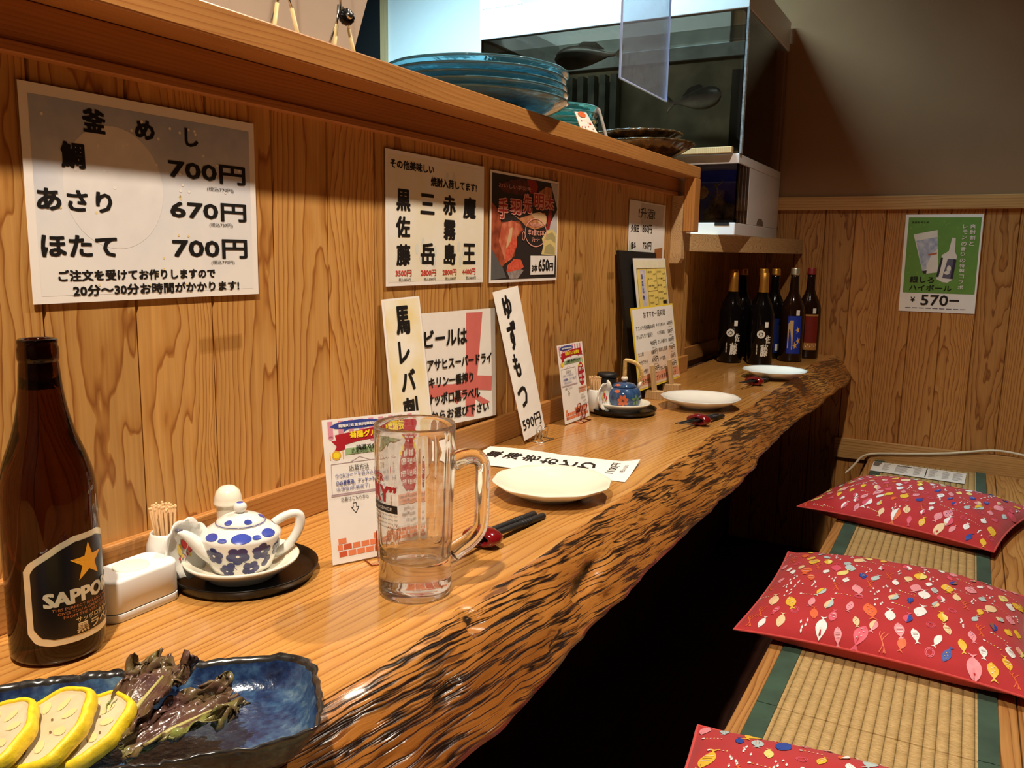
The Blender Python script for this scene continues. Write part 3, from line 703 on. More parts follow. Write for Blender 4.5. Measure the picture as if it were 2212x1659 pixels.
# clear tape scraps left on the boards
M_tape = clear_sheet('clear_tape', (.985, .975, .95, 1), .0, .02)
for y, z, wd, lab in ((1.6034, 1.0106, .045, 'clear tape scrap on the boards right of the food poster'), (1.7853, 1.0106, .04, 'clear tape scrap on the boards left of the black folder'), (.6492, .9547, .06, 'clear tape scrap on the boards below the largest menu sheet')):
    mb = MB(); mb.box(.0006, .001, y-wd/2, y+wd/2, z-.008, z+.008); tag(mb.build('tape_scrap', M_tape), lab, 'tape')

# ------------------------------------------------------------------ table cards in wire stands
CM = {'w': 0, 'k': 1, 'y': 4, 'b': 3}
CARD = [('菊陽町飲食業同業組合',.150,.937,.546,.960,'w'),('菊陽グルメ抽選会',.256,.855,.810,.905,'y'),('抽選で食事券が当たる!',.310,.772,.844,.806,'k'),('応募期間:令和4年11月末日まで',.262,.748,.831,.786,'k'),('応募方法',.226,.629,.424,.670,'k'),('①QRコードを読み込み',.085,.589,.503,.623,'b'),('②必要事項、アンケートを入力',.087,.540,.583,.573,'b'),('③送信(応募完了)',.088,.496,.419,.529,'b'),('応募はこちらから',.124,.425,.399,.455,'k'),('食事券',.768,.676,.874,.706,'w'),('1万円分',.731,.622,.831,.670,'w'),('2名',.866,.630,.927,.668,'w'),('5千円分',.714,.540,.824,.585,'w'),('10名',.856,.540,.935,.595,'w'),('3千円分',.716,.483,.821,.521,'w'),('10名',.857,.479,.925,.518,'w'),('当選者の発表は賞品の発送を',.672,.387,.952,.408,'k'),('もって代えさせて頂きます',.672,.356,.910,.378,'k'),('お問い合わせは',.730,.297,.855,.321,'k'),('同業組合事務局',.700,.259,.880,.284,'k'),('まで検索♪',.760,.216,.900,.240,'k'),('※写真はイメージです。内容は変更になる場合',.60,.178,.97,.196,'k'),('がありますので予めご了承下さい',.60,.152,.92,.170,'k')]
CARDP = [('bl',[(.069,.948),(.125,.968),(.222,.980),(.381,.982),(.531,.973),(.619,.953),(.592,.938),(.489,.925),(.375,.921),(.246,.921),(.202,.905),(.210,.924),(.121,.932)]),('r',[(.113,.888),(.336,.905),(.590,.922),(.927,.921),(.929,.882),(.959,.874),(.937,.847),(.963,.824),(.902,.832),(.584,.846),(.328,.831),(.209,.816),(.200,.783),(.095,.773),(.124,.810),(.075,.850),(.123,.851)]),('g',[(.203,.789),(.868,.789),(.868,.745),(.203,.745)]),('o',[(.655,.418),(.966,.418),(.966,.345),(.655,.345)])]
CMATS = PM+[art('yellow_print', (250, 222, 40)), art('banner_red', (178, 26, 40)), art('banner_green', (160, 188, 136)), art('salmon_print', (236, 166, 132)), art('stripe_pink', (222, 146, 164)), art('brick_orange', (232, 134, 88)), art('brick_red', (204, 92, 58)), art('rule_mauve', (188, 162, 168)), art('gold_print', (234, 176, 62))]
PC = {'bl': 3, 'r': 5, 'g': 6, 'o': 7}
def lottery_card(BL, BR, TR, TL, label):
    f = quadmap(BL, BR, TR, TL); mb = MB(); sheet(mb, f, .0007)
    for i in range(9):
        u = .05+i*.102; b = .86+.02*math.cos(i*2.2)
        uvrect(mb, f, u, b-.01, u+.05, .985, 8, .0002); uvell(mb, f, u+.025, b-.01, .025, .014, 8, .0002, 12)
    for i, (k, P) in enumerate(CARDP): uvpoly(mb, f, P, PC[k], .0003+.00008*i)
    uvell(mb, f, .828, .585, .128, .150, 5, .0006, 36)
    for cu, cv in ((.735, .70), (.765, .715), (.90, .71), (.935, .695)): uvell(mb, f, cu, cv, .016, .012, 4, .0008, 5)
    uvline(mb, f, [(.056,.690),(.62,.690),(.62,.480),(.045,.480),(.056,.690)], .006, 11, .0004, 1.4)
    uvline(mb, f, [(.24,.690),(.34,.722),(.45,.690)], .005, 11, .0004, 1.4)
    uvrect(mb, f, .035, .466, .635, .480, 11, .0004)
    uvell(mb, f, .115, .748, .045, .033, 12, .0004, 20); uvell(mb, f, .115, .748, .03, .022, 4, .0005, 20)
    for u in (.05, .175): uvrect(mb, f, u, .72, u+.008, .775, 12, .0004)
    uvell(mb, f, .915, .785, .022, .02, 7, .0006, 14); uvell(mb, f, .917, .752, .02, .024, 6, .0006, 14)
    uvline(mb, f, [(.24,.405),(.24,.375),(.222,.375),(.262,.335),(.296,.375),(.272,.375),(.272,.405),(.24,.405)], .006, 1, .0004, 1.4)
    for r, v in enumerate((.045, .092, .135)):
        for c in range(10):
            u = .07+c*.088-(.04 if r % 2 else 0); u1 = u+.078
            u = max(.06, u); u1 = min(.95, u1)
            if r == 2 and c in (1, 2, 3): continue
            uvrect(mb, f, u, v, u1, v+.037, 10 if (r*7+c*3) % 5 == 0 else 9, .0003)
    for s, a, b, c, d, m in CARD:
        write(mb, f, s, (a, b, c, d), CM[m], .03 if m in 'yw' else (.018 if s[0] in '抽②' else .006), .0011)
    return tag(mb.build('lottery_card', CMATS), label, 'card', 'lottery cards on the counter')
lottery_card((.1505, .6562, .722), (.2044, .7608, .722), (.1822, .7722, .8774), (.1283, .6677, .8774), 'printed lottery card with a red banner standing behind the glass mug')
lottery_card((.0443, 1.4687, .722), (.0472, 1.5831, .722), (.0238, 1.5837, .8781), (.0209, 1.4693, .8781), 'printed lottery card with a red banner standing beside the blue floral teapot')
def wire_stand(x, y, rz, label, m, hh=.032):
    t = thing('card_stand', label, 'card stand', (x, y, ZC), 'wire card stands', rz)
    r = .0009
    mb = MB(); mb.tube([(-.022, .018, r), (-.022, -.016, r), (.022, -.016, r), (.022, .018, r)], r, 8); mb.build('base_wire', m, t)
    for s, yy in ((0, -.0065), (1, .006)):
        mb = MB(); wv = .011-.003*s
        mb.tube([(-wv, -.016 if s == 0 else .014, .001), (-wv, yy, .003), (-wv, yy-.004, hh), (-wv+.003, yy-.0045, hh+.004), (wv-.003, yy-.0045, hh+.004), (wv, yy-.004, hh), (wv, yy, .003), (wv, -.016 if s == 0 else .014, .001)], r, 8)
        mb.tube([(-wv*.45, yy, .003), (-wv*.45, yy-.003, hh*.75), (wv*.45, yy-.003, hh*.75), (wv*.45, yy, .003)], r, 8)
        mb.build('clip_loop', m, t)
    return t
wire_stand(.181, .707, math.radians(62), 'brown wire card stand hidden behind the glass mug', M_brass)
wire_stand(.0480, 1.529, math.radians(90), 'brown wire card stand clipping the farther lottery card', plain('red_wire', (158, 60, 40), .3, metal=1))
wire_stand(.060, 1.327, math.radians(86), 'silver wire card stand holding the tilted white strip', M_steel, .022)

# ------------------------------------------------------------------ black folder and menu boards at the far end
mb = MB(); f = quadmap((.0420, 1.855, .7215), (.0420, 2.105, .7215), (.0105, 2.062, 1.064), (.0105, 1.806, 1.068)); sheet(mb, f, .007)
fo = tag(mb.build('menu_folder', M_matte, bevel=.0012), 'tall black menu folder leaning on the wall behind the two menu sheets', 'folder')
YM = PM+[art('menu_yellow', (246, 220, 120)), art('menu_gold', (232, 178, 60)), art('menu_cream', (246, 238, 206)), soft_art('menu_picture', (176, 190, 220), (236, 214, 214), 60), art('rule_brown', (120, 92, 60))]
f = quadmap((.0520, 1.905, .7400), (.0520, 2.140, .7400), (.0200, 2.108, 1.0500), (.0200, 1.873, 1.0500))
mb = MB(); sheet(mb, f, .001)
uvrect(mb, f, .02, .02, .98, .985, 6, .0002); uvrect(mb, f, .07, .25, .96, .92, 4, .0003)
for P in ([(.07,.92),(.96,.92)], [(.36,.92),(.36,.25)], [(.66,.92),(.66,.25)], [(.07,.92),(.07,.25)], [(.96,.92),(.96,.25)], [(.36,.74),(.66,.74)], [(.66,.58),(.96,.58)]): uvline(mb, f, P, .006, 8, .0006, 1.3)
uvrect(mb, f, .16, .62, .30, .91, 7, .0005); uvrect(mb, f, .68, .30, .95, .56, 7, .0005); uvrect(mb, f, .67, .53, .95, .57, 5, .0006)
rnd = random.Random(9)
for c0, c1, r0, r1 in ((.09, .33, .30, .58), (.38, .64, .30, .71), (.38, .64, .78, .90), (.68, .94, .66, .90)):
    v = r1
    while v > r0:
        write(mb, f, rnd.choice(['玉子焼き', '冷奴', '焼き鳥盛合せ', 'から揚げ', '枝豆', '刺身', '漬物', '天ぷら']), (c0, v-.016, c0+(c1-c0)*rnd.uniform(.5, .8), v), 1, .0, .0008)
        write(mb, f, '%d円' % (rnd.choice((380, 450, 480, 520, 580, 650))), (c1-.09, v-.034, c1, v-.020), 1, .0, .0008); v -= .055
write(mb, f, '御飯', (.80, .625, .93, .655), 1, .05, .0009)
for i, s in enumerate('当店名物'): write(mb, f, s, (.18, .84-.055*i, .23, .88-.055*i), 3, .02, .0009)
tag(mb.build('menu_sheet', YM), 'yellow printed menu sheet standing in front of the black folder', 'menu')
MENU = [('おすすめ一品料理',.253,.858,.775,.941),('アスパラ天婦羅450円',.058,.718,.487,.773),('牛すじ煮込み',.523,.729,.749,.770),('600円',.795,.724,.935,.775),('かんぱちカマ塩焼き',.053,.617,.421,.676),('キス天婦羅',.535,.621,.715,.671),('580円',.800,.612,.938,.674),('900円',.352,.500,.494,.571),('さしみ盛合せ',.529,.511,.754,.560),('800円',.797,.502,.933,.562),('たこ唐',.053,.406,.170,.457),('680円',.349,.391,.491,.458),('揚出し豆腐',.529,.406,.745,.460),('700円',.797,.393,.936,.455),('かきフライ',.054,.306,.249,.353),('690円',.349,.292,.500,.363),('チゲ豆腐',.525,.291,.673,.345),('650円',.808,.285,.935,.347),('カレイ煮付',.043,.189,.243,.245),('650円',.360,.183,.496,.247),('かにみそ',.524,.172,.665,.227),('480円',.799,.175,.938,.241),('その他色々ございますのでどうぞ',.074,.066,.903,.130)]
f = quadmap((.074, 1.8075, .745), (.0825, 2.0855, .745), (.0527, 2.086, .936), (.044, 1.808, .936))
mb = MB(); sheet(mb, f, .002, m=4); uvrect(mb, f, .018, .022, .985, .98, 0, .0003)
uvrect(mb, f, .018, .022, .985, .45, 5, .00035); uvrect(mb, f, .02, .055, .98, .165, 6, .0005)
for s, *b in MENU:
    write(mb, f, s, b, 1, .01, .0009)
    if s.endswith('円') and len(s) == 4: write(mb, f, '(税込)', (b[0]+.03, b[1]-.032, b[2]-.02, b[1]-.014), 1, 0, .0009)
tag(mb.build('menu_board', PM+[art('yellow_border', (246, 214, 60)), soft_art('peach_fade', (244, 230, 214), (240, 206, 176), 8), soft_art('salmon_fade', (224, 128, 100), (238, 170, 130), 16)]), 'wide white recommended dishes board with yellow border on wooden blocks', 'menu')
def easel_block(x, y, label):
    t = thing('menu_block', label, 'stand', (x, y, ZC), 'wooden menu blocks', math.radians(2))
    mb = MB(); mb.box(-.016, .026, -.011, .011, 0, .020); mb.build('foot', M_pale, t, bevel=.001)
    T = Matrix.Translation((.004, 0, .019)) @ Matrix.Rotation(math.radians(-8), 4, 'Y')
    mb = MB(); mb.box(-.004, .004, -.009, .009, 0, .062, T=T); mb.build('upright', M_pale, t, bevel=.001)
easel_block(.0855, 1.868, 'small pale wooden block stand under the near end of the menu board')
easel_block(.0870, 1.992, 'small pale wooden block stand under the far end of the menu board')

# ------------------------------------------------------------------ things on the ledge
ZL = 1.293
def teal(name, col, alpha=.72):
    t = NT(name); t.base(col); t.p(Roughness=.06, IOR=1.5, Transmission_Weight=.80, Coat_Weight=.3)
    n = t.noise(t.coord(), 26, 3, .5); t.p(Normal=t.bump(n, .35, .004)); return t.m
M_teal = teal('teal_glass', (.36, .76, .90, 1)); M_teal2 = teal('aqua_glass', (.26, .72, .72, 1))
def glass_dish(R, H, rb, th):
    mb = MB()
    prof = [(0, .001), (rb*.92, .001), (rb, .004), (rb+(R-rb)*.45, H*.30), (rb+(R-rb)*.8, H*.66), (R*.985, H*.93), (R, H), (R*.992, H+th*.5), (R*.965, H-th*.2), (rb+(R-rb)*.76, H*.66+th), (rb+(R-rb)*.42, H*.30+th), (rb*.95, .004+th), (0, .003+th)]
    wob = lambda a, i: 1+.006*math.sin(5*a+i)+.004*math.sin(11*a)
    mb.lathe(prof, 72, rad=wob); return mb
mb = glass_dish(.168, .029, .080, .0035)
g0 = mb.build('glass_platter', M_teal); names = ['lowest', 'second', 'middle', 'fourth', 'topmost']
for i in range(5):
    o = g0 if i == 0 else g0.copy()
    if i: COL.objects.link(o)
    o.location = (-.083+.002*math.sin(i*2), 1.318+.002*math.cos(i*3), ZL+.0005+.0118*i)
    o.rotation_euler.z = i*1.1
    tag(o, names[i]+' of the large blue glass platters stacked on the ledge', 'platter', 'blue glass platters on the ledge')
mb = glass_dish(.084, .028, .042, .0028)
g0 = mb.build('glass_bowl', M_teal2)
for i in range(5):
    o = g0 if i == 0 else g0.copy()
    if i: COL.objects.link(o)
    o.location = (-.108, 1.725+.001*math.sin(i*3), ZL+.0005+.0135*i); o.rotation_euler.z = i*.7
    tag(o, names[i]+' of the small aqua glass bowls stacked beside the big platters', 'bowl', 'aqua glass bowls on the ledge')
M_brownp = NT('brown_scalloped_glaze'); _n = M_brownp.noise(M_brownp.coord(), 40, 4, .6)
M_brownp.base(M_brownp.ramp(_n, [(.35, rgb(34, 22, 12)), (.55, rgb(74, 52, 22)), (.75, rgb(128, 100, 44))])); M_brownp.p(Roughness=.25, Coat_Weight=.5, Normal=M_brownp.bump(_n, .4, .003)); M_brownp = M_brownp.m
def scallop(R, H, rb):
    mb = MB(); sc = lambda a, i: 1+(.022*math.cos(22*a) if i in (4, 5, 6, 7) else (.01*math.cos(22*a) if i in (3, 8) else 0))
    mb.lathe([(0, .001), (rb, .001), (rb*1.03, .006), (rb+(R-rb)*.5, H*.5), (R*.97, H*.9), (R, H), (R*.985, H+.003), (R*.93, H*.88), (rb+(R-rb)*.45, H*.5+.005), (rb*.98, .010), (0, .009)], 132, rad=sc)
    return mb
for i, (x, y, z, R, H, rb, lab) in enumerate([(-.050, 2.105, ZL+.0005, .128, .046, .060, 'lower brown scalloped plate at the far end of the ledge'), (-.062, 2.095, ZL+.0325, .112, .038, .052, 'upper brown scalloped plate stacked at the far end of the ledge')]):
    o = scallop(R, H, rb).build('scalloped_plate', M_brownp); o.location = (x, y, z); tag(o, lab, 'plate', 'brown scalloped plates')
# tent card and white bottle-like tag with orange top
t = thing('price_card_holder', 'white folded price tent beside the brown scalloped plates', 'card holder', (-.022, 1.735, ZL), None, math.radians(100))
for s in (-1, 1):
    T = Matrix.Translation((0, .0268*s, .001)) @ Matrix.Rotation(math.radians(18*s), 4, 'X')
    mb = MB(); mb.box(-.012, .012, -.0012, .0012, 0, .083, T=T); mb.build('side_panel', clear_sheet('tent_acrylic', (.95, .95, .97, 1), .35, .2, (.9, .84, .8, 1)), t)
mb = MB(); f = quadmap((-.014, 1.655, ZL+.001), (.008, 1.700, ZL+.001), (-.018, 1.665, ZL+.060), (-.034, 1.640, ZL+.060)); sheet(mb, f, .002)
rnd = random.Random(4)
for i in range(26): uvell(mb, f, rnd.uniform(.1, .9), rnd.uniform(.05, .75), .04, .02, 2, .0006, 8)
uvell(mb, f, .5, .92, .3, .10, 4, .0008, 18)
tag(mb.build('speckled_card', PM+[art('orange_spot', (226, 110, 50))]), 'small white card with red specks and an orange spot beside the glass bowls', 'card')
# white board with wire easels
f = quadmap((-.125, .60, ZL+.001), (-.105, .990, ZL+.001), (-.070, 1.062, 1.56), (-.090, .62, 1.56))
mb = MB(); sheet(mb, f, .003, nv=1)
uvpoly(mb, f, [(.0, .0), (.26, .0), (.22, .35), (.0, .35)], 4, .0003)
uvpoly(mb, f, [(.02, .02), (.16, .02), (.15, .30), (.02, .30)], 5, .0005)
uvell(mb, f, .335, .165, .012, .018, 6, .0005, 14)
write(mb, f, 'NEWS lab', (.60, .43, .80, .49), 7, .0, .0006)
write(mb, f, 'information', (.70, .10, .82, .115), 7, .02, .0006)
tag(mb.build('notice_board', [plain('notice_paper', (206, 190, 172), .6, vary=.02)]+PM[1:]+[art('board_photo_white', (206, 206, 206)), soft_art('board_photo_blue', (90, 170, 214), (190, 222, 236), 10), art('ochre_dot', (176, 124, 60)), art('grey_print', (130, 126, 128))]), 'white notice board standing on the ledge at the upper left', 'notice board')
M_leg = plain('cream_rubber', (236, 212, 150), .5)
for k, (y, lab) in enumerate([(.8045, 'wire easel with cream feet before the notice board, nearer one'), (.9130, 'wire easel with cream feet and a black knob before the notice board')]):
    t = thing('wire_easel', lab, 'easel', (-.045, y, ZL), 'wire easels on the ledge')
    for s in (-1, 1):
        mb = MB(); mb.tube([(0, s*.004, .088), (.004, s*.0130, .058)], .0016, 10); l = mb.build('leg', M_steel, t)
        mb = MB(); mb.tube([(.0038, s*.0124, .060), (.0075, s*.0275, .0025)], [.0026, .0029], 12); mb.build('rubber_foot', M_leg, l)
    mb = MB(); mb.tube([(0, 0, .080), (0, 0, .20)], .0016, 10); mb.tube([(0, 0, .082), (-.04, 0, .002)], .0016, 10); mb.build('stem', M_steel, t)
    if k == 1:
        T = Matrix.Translation((.004, .004, .073)) @ Matrix.Rotation(math.radians(90), 4, 'Y') @ Matrix.Rotation(math.radians(25), 4, 'X')
        mb = MB(); mb.lathe([(0, 0), (.009, 0), (.0105, .003), (.0105, .008), (.009, .010), (0, .010)], 48, T=T, rad=lambda a, i: 1+.05*math.cos(12*a)); kn = mb.build('knob', M_black, t)
        mb = MB(); mb.lathe([(0, .010), (.0045, .010), (.0045, .017), (.003, .018), (0, .018)], 20, T=T); mb.build('screw_cap', M_steel, kn)

# hanging clear panel
t = thing('hanging_panel', 'clear acrylic panel hanging above the ledge in front of the tank', 'panel', (0, 1.96, 1.447))
mb = MB(); mb.box(-.002, .002, -.160, .160, 0, .62); mb.build('acrylic_sheet', clear_sheet('hazy_acrylic', (.90, .93, .98, 1), .05, .06, (.80, .86, 1, 1)), t)
mb = MB()
for (a, b, c, d) in ((-.160, .160, -.0015, .0012), (-.1612, -.1588, 0, .62), (.1588, .1612, 0, .62)): mb.box(-.0023, .0023, a, b, c, d)
mb.build('painted_bright_edge', plain('edge_light_paint', (170, 190, 236), .2), t)  # pale blue paints in the light that the panel edges catch
for y in (-.13, .13):
    mb = MB(); mb.tube([(0, y, .60), (0, y, 1.102)], .0008, 6); mb.build('hanging_cord', M_steel, t)

# ------------------------------------------------------------------ fish tanks on the corner shelf
YT = 2.485; XR = .105; XLT = -.775
M_tankw = plain('white_tank_frame', (226, 224, 226), .35, vary=.02)
M_pane = clear_sheet('tank_glass', (.95, .95, .94, 1), 0, .10)
def water(name, col, haze=.10):
    t = NT(name)
    tr = t.n('ShaderNodeBsdfTransparent'); tr.inputs[0].default_value = col
    df = t.n('ShaderNodeBsdfDiffuse'); df.inputs[0].default_value = (.13, .14, .11, 1)
    nz = t.noise(t.coord(), 9, 4, .6); m2 = t.n('ShaderNodeMixShader'); t.L.new(t.math('MULTIPLY', nz, haze*2), m2.inputs[0])
    t.L.new(tr.outputs[0], m2.inputs[1]); t.L.new(df.outputs[0], m2.inputs[2]); t.L.new(m2.outputs[0], t.out.inputs[0]); return t.m
t = thing('upper_fish_tank', 'big murky fish tank with white rim above the small blue tank', 'fish tank', (-.33, 2.78, 1.353))
mb = MB(); mb.box(XLT, XR, YT, YT+.006, 1.353, 1.755); rel(mb.build('front_pane', M_pane), t)
mb = MB(); mb.box(XR-.006, XR, YT+.006, YB-.024, 1.353, 1.755); rel(mb.build('side_pane', M_pane), t)
M_mirk = soft_art('murky_back_panel', (128, 112, 94), (158, 136, 110), 5, (176, 150, 116))
mb = MB(); mb.box(XLT, XR-.007, YB-.030, YB-.024, 1.353, 1.755); rel(mb.build('back_panel', M_mirk), t)
mb = MB(); mb.box(XLT, XLT+.006, YT+.006, YB-.030, 1.353, 1.755); rel(mb.build('left_panel', M_mirk), t)
mb = MB(); mb.box(XLT+.006, XR-.007, YT+.006, YB-.030, 1.353, 1.362); rel(mb.build('bottom_panel', M_mirk), t)
mb = MB(); mb.box(-.07, .045, YB-.075, YB-.031, 1.363, 1.70); rel(mb.build('filter_box', soft_art('brown_filter', (44, 30, 22), (66, 44, 32), 9)), t)
mb = MB()
for i in range(5): mb.box(-.70+i*.045, -.675+i*.045, YB-.09, YB-.05, 1.363, 1.72)
rel(mb.build('filter_column', soft_art('grey_filter', (84, 84, 80), (130, 124, 112), 20)), t)
mb = MB(); mb.box(XLT+.007, XR-.008, YT+.10, YT+.105, 1.363, 1.735); rel(mb.build('water', water('murky_water', (.90, .90, .86, 1), .32)), t)
mb = MB(); mb.box(XLT-.004, XR+.004, YT-.004, YT+.02, 1.753, 1.848); mb.box(XR-.02, XR+.004, YT+.0205, YB-.024, 1.753, 1.848); mb.box(XLT-.004, XR-.021, YB-.045, YB-.024, 1.753, 1.80)
mb.box(XLT-.004, XLT+.02, YT+.0205, YB-.046, 1.753, 1.848); rel(mb.build('rim_frame', M_tankw, bevel=.002), t)
mb = MB(); P = [(XLT-.004, 1.849), (XLT+.16, 1.849), (XLT+.09, 1.892), (XLT-.004, 1.892)]
for y, r in ((YT-.004, 1), (YT+.012, 0)): mb.poly([(a, y, b) for a, b in (P if r else P[::-1])])
for (a, b), (c, d) in zip(P, P[1:]+P[:1]): mb.poly([(a, YT+.012, b), (c, YT+.012, d), (c, YT-.004, d), (a, YT-.004, b)])
rel(mb.build('corner_cover', M_tankw), t)
mb = MB(); mb.box(XR-.0015, XR+.0045, YT-.0045, YT+.012, 1.353, 1.752); rel(mb.build('corner_seal', clear_sheet('silicone_corner', (.85, .85, .9, 1), .25, .1)), t)
mb = MB(); mb.box(XLT, XR-.001, YT+.021, YB-.046, 1.800, 1.806); rel(mb.build('lid', clear_sheet('added_dimming_lid', (.62, .56, .50, 1), .0, .05)), t)  # lid added to cut the light falling into the tank
# fish in the tank
M_fish = NT('grey_fish_skin'); _P = M_fish.sep(M_fish.coord()); _n = M_fish.noise(M_fish.coord(), 60, 3)
M_fish.base(M_fish.ramp(M_fish.math('ADD', M_fish.math('MULTIPLY', _P[2], 12), M_fish.math('ADD', .42, M_fish.math('MULTIPLY', _n, .15))), [(.3, rgb(226, 196, 180)), (.5, rgb(170, 140, 130)), (.7, rgb(90, 76, 72))])); M_fish.p(Roughness=.3); M_fish = M_fish.m
def fish(loc, L, rz, label):
    t = thing('tank_fish', label, 'fish', loc, 'fish in the upper tank', rz)
    mb = MB()
    def fn(u, v):
        s = v; a = 2*PI*u; h = L*.17*math.sin(PI*min(1, s*1.08)**.62)**.9*(1 if s < .9 else .9)+.001; h = max(h, L*.03 if .05 < s < .97 else .001)
        return (L*(s-.5), h*.42*math.cos(a), h*math.sin(a)+.004)
    mb.grid(fn, 20, 22, wrapu=True); mb.build('body', M_fish, t)
    mb = MB(); P = [(L*.44, 0), (L*.62, L*.14), (L*.56, 0), (L*.62, -L*.14)]
    for y, q in ((.0015, P), (-.0015, P[::-1])): mb.poly([(a, y, b+.004) for a, b in q][::-1])
    for (a, b), (c, d) in zip(P, P[1:]+P[:1]): mb.poly([(a, -.0015, b+.004), (a, .0015, b+.004), (c, .0015, d+.004), (c, -.0015, d+.004)])
    mb.build('tail', M_fish, t)
    mb = MB(); P = [(-L*.2, L*.14), (-L*.05, L*.24), (L*.15, L*.22), (L*.3, L*.1)]
    for y, q in ((.0012, P), (-.0012, P[::-1])): mb.poly([(a, y, b) for a, b in q])
    mb.build('dorsal_fin', M_fish, t)
    for s in (-1, 1):
        mb = MB(); mb.lathe([(0, -.002), (.004, 0), (0, .002)], 12, T=Matrix.Translation((-L*.36, s*L*.055, .012)) @ Matrix.Rotation(PI/2, 4, 'X')); mb.build('eye', M_matte, t)
fish((-.455, 2.62, 1.695), .22, math.radians(4), 'grey fish near the water surface in the upper tank')
fish((-.16, 2.90, 1.585), .22, math.radians(155), 'dim fish behind the hanging panel in the upper tank')
# small tank
t = thing('lower_fish_tank', 'small white tank with dark blue inside on the corner shelf', 'fish tank', (-.3, 2.78, 1.1197))
ZD = 1.1197
mb = MB(); mb.box(XLT, XR, YT-.012, YB-.017, ZD, ZD+.036); rel(mb.build('base_tray', M_tankw, bevel=.002), t)
mb = MB(); mb.box(XLT, XR, YT-.008, YB-.017, 1.325, 1.3525); rel(mb.build('top_frame', M_tankw, bevel=.002), t)
mb = MB(); mb.box(XR-.006, XR-.0005, YT+.135, YB-.018, ZD+.0365, 1.3245); rel(mb.build('side_panel', M_tankw), t)
M_pane2 = clear_sheet('small_tank_glass', (.93, .94, .98, 1), 0, .10)
mb = MB(); mb.box(XLT, XR-.0065, YT-.004, YT, ZD+.0365, 1.3245); rel(mb.build('front_pane', M_pane2), t)
mb = MB(); mb.box(XR-.006, XR-.001, YT-.004, YT+.1345, ZD+.0365, 1.3245); rel(mb.build('side_pane', M_pane2), t)
M_navy = plain('navy_backdrop', (52, 74, 232), .5)
mb = MB(); mb.box(XLT+.004, XR-.007, YT+.175, YT+.181, ZD+.0365, 1.3245); rel(mb.build('blue_backdrop', M_navy), t)
mb = MB(); mb.box(XLT+.004, XR-.007, YT+.001, YT+.174, ZD+.0365, ZD+.044); rel(mb.build('gravel_bed', plain('dark_gravel', (60, 56, 50), .8, vary=.6, scale=160, bump=.8)), t)
mb = MB(); mb.box(.045, .088, YT-.0135, YT-.0122, ZD+.028, ZD+.036); rel(mb.build('vent_slot', M_matte), t); mb = MB(); mb.box(XR+.0002, XR+.0012, YT+.002, YT+.018, ZD+.038, ZD+.048); rel(mb.build('vent_slot', M_matte), t)
mb = MB(); mb.poly([(XR-.0001, YT+.26, ZD+.038), (XR-.0001, YT+.36, ZD+.038), (XR-.0001, YT+.35, ZD+.052), (XR-.0001, YT+.33, ZD+.060), (XR-.0001, YT+.29, ZD+.060), (XR-.0001, YT+.27, ZD+.052)]); rel(mb.build('cable_hole', plain('grey_notch', (110, 96, 88), .6)), t)
mb = MB(); mb.box(-.24, .088, YT-.030, YT-.010, 1.3530, 1.371)
tag(mb.build('wood_bar', M_pale, bevel=.0015), 'pale wooden bar lying on top of the small tank', 'wooden bar')
M_rock = soft_art('grey_rock', (70, 66, 58), (134, 124, 104), 30, (96, 90, 78))
def rock(x, y, z, sx, sy, sz, seed, label, m=M_rock):
    mb = MB()
    def fn(u, v):
        a = 2*PI*u; b = PI*v-PI/2; d = Vector((math.cos(a)*math.cos(b), math.sin(a)*math.cos(b), math.sin(b)))
        k = 1+.28*noise.noise(d*1.7+Vector((seed, 0, 0)))+.12*noise.noise(d*4+Vector((0, seed, 0)))
        zz = max(-.55, d.z*k); return (d.x*sx*k, d.y*sy*k, (zz+.55)*sz)
    mb.grid(fn, 20, 14, wrapu=True); o = mb.build('tank_rock', m); o.location = (x, y, z); return tag(o, label, 'rock', 'rocks in the small tank')
zg = ZD+.0442
rock(.022, 2.535, zg, .030, .022, .016, 1, 'flat grey rock at the front left of the small tank')
rock(.072, 2.545, zg, .020, .020, .034, 2, 'round grey rock nearest the glass corner of the small tank')
rock(.018, 2.595, zg, .036, .026, .044, 5, 'tall grey rock at the back left of the small tank')
rock(.074, 2.605, zg, .018, .018, .022, 8, 'small grey rock at the back right of the small tank')
mb = MB(); mb.lathe([(0, 0), (.019, .001), (.0195, .003), (.017, .006), (0, .009)], 30, rad=lambda a, i: 1+.08*math.cos(9*a)); o = mb.build('sea_shell', soft_art('orange_shell', (176, 120, 76), (206, 160, 116), 60)); o.location = (-.010, 2.515, zg+.082); o.rotation_euler = (math.radians(80), 0, .3)
tag(o, 'pale orange shell leaning high on the left in the small tank', 'shell')
mb = MB()
def weed(u, v): a = u*2*PI; return (.004*math.cos(a)*(1-v*.7)+.03*math.sin(v*2.2), .004*math.sin(a)*(1-v*.7), .115*v)
mb.grid(weed, 10, 16, wrapu=True)
for k in range(9):
    v = .2+.09*k; b = Vector(weed(0, v)); d = Vector((math.cos(k*2.4), math.sin(k*2.4)*.4, .6)).normalized()
    mb.tube([b, b+d*.010, b+d*.020+Vector((0, 0, .004))], [.003, .0022, .0006], 6)
o = mb.build('branch_coral', M_rock); o.location = (-.004, 2.555, zg); tag(o, 'pale branching coral rising beside the shell in the small tank', 'coral')

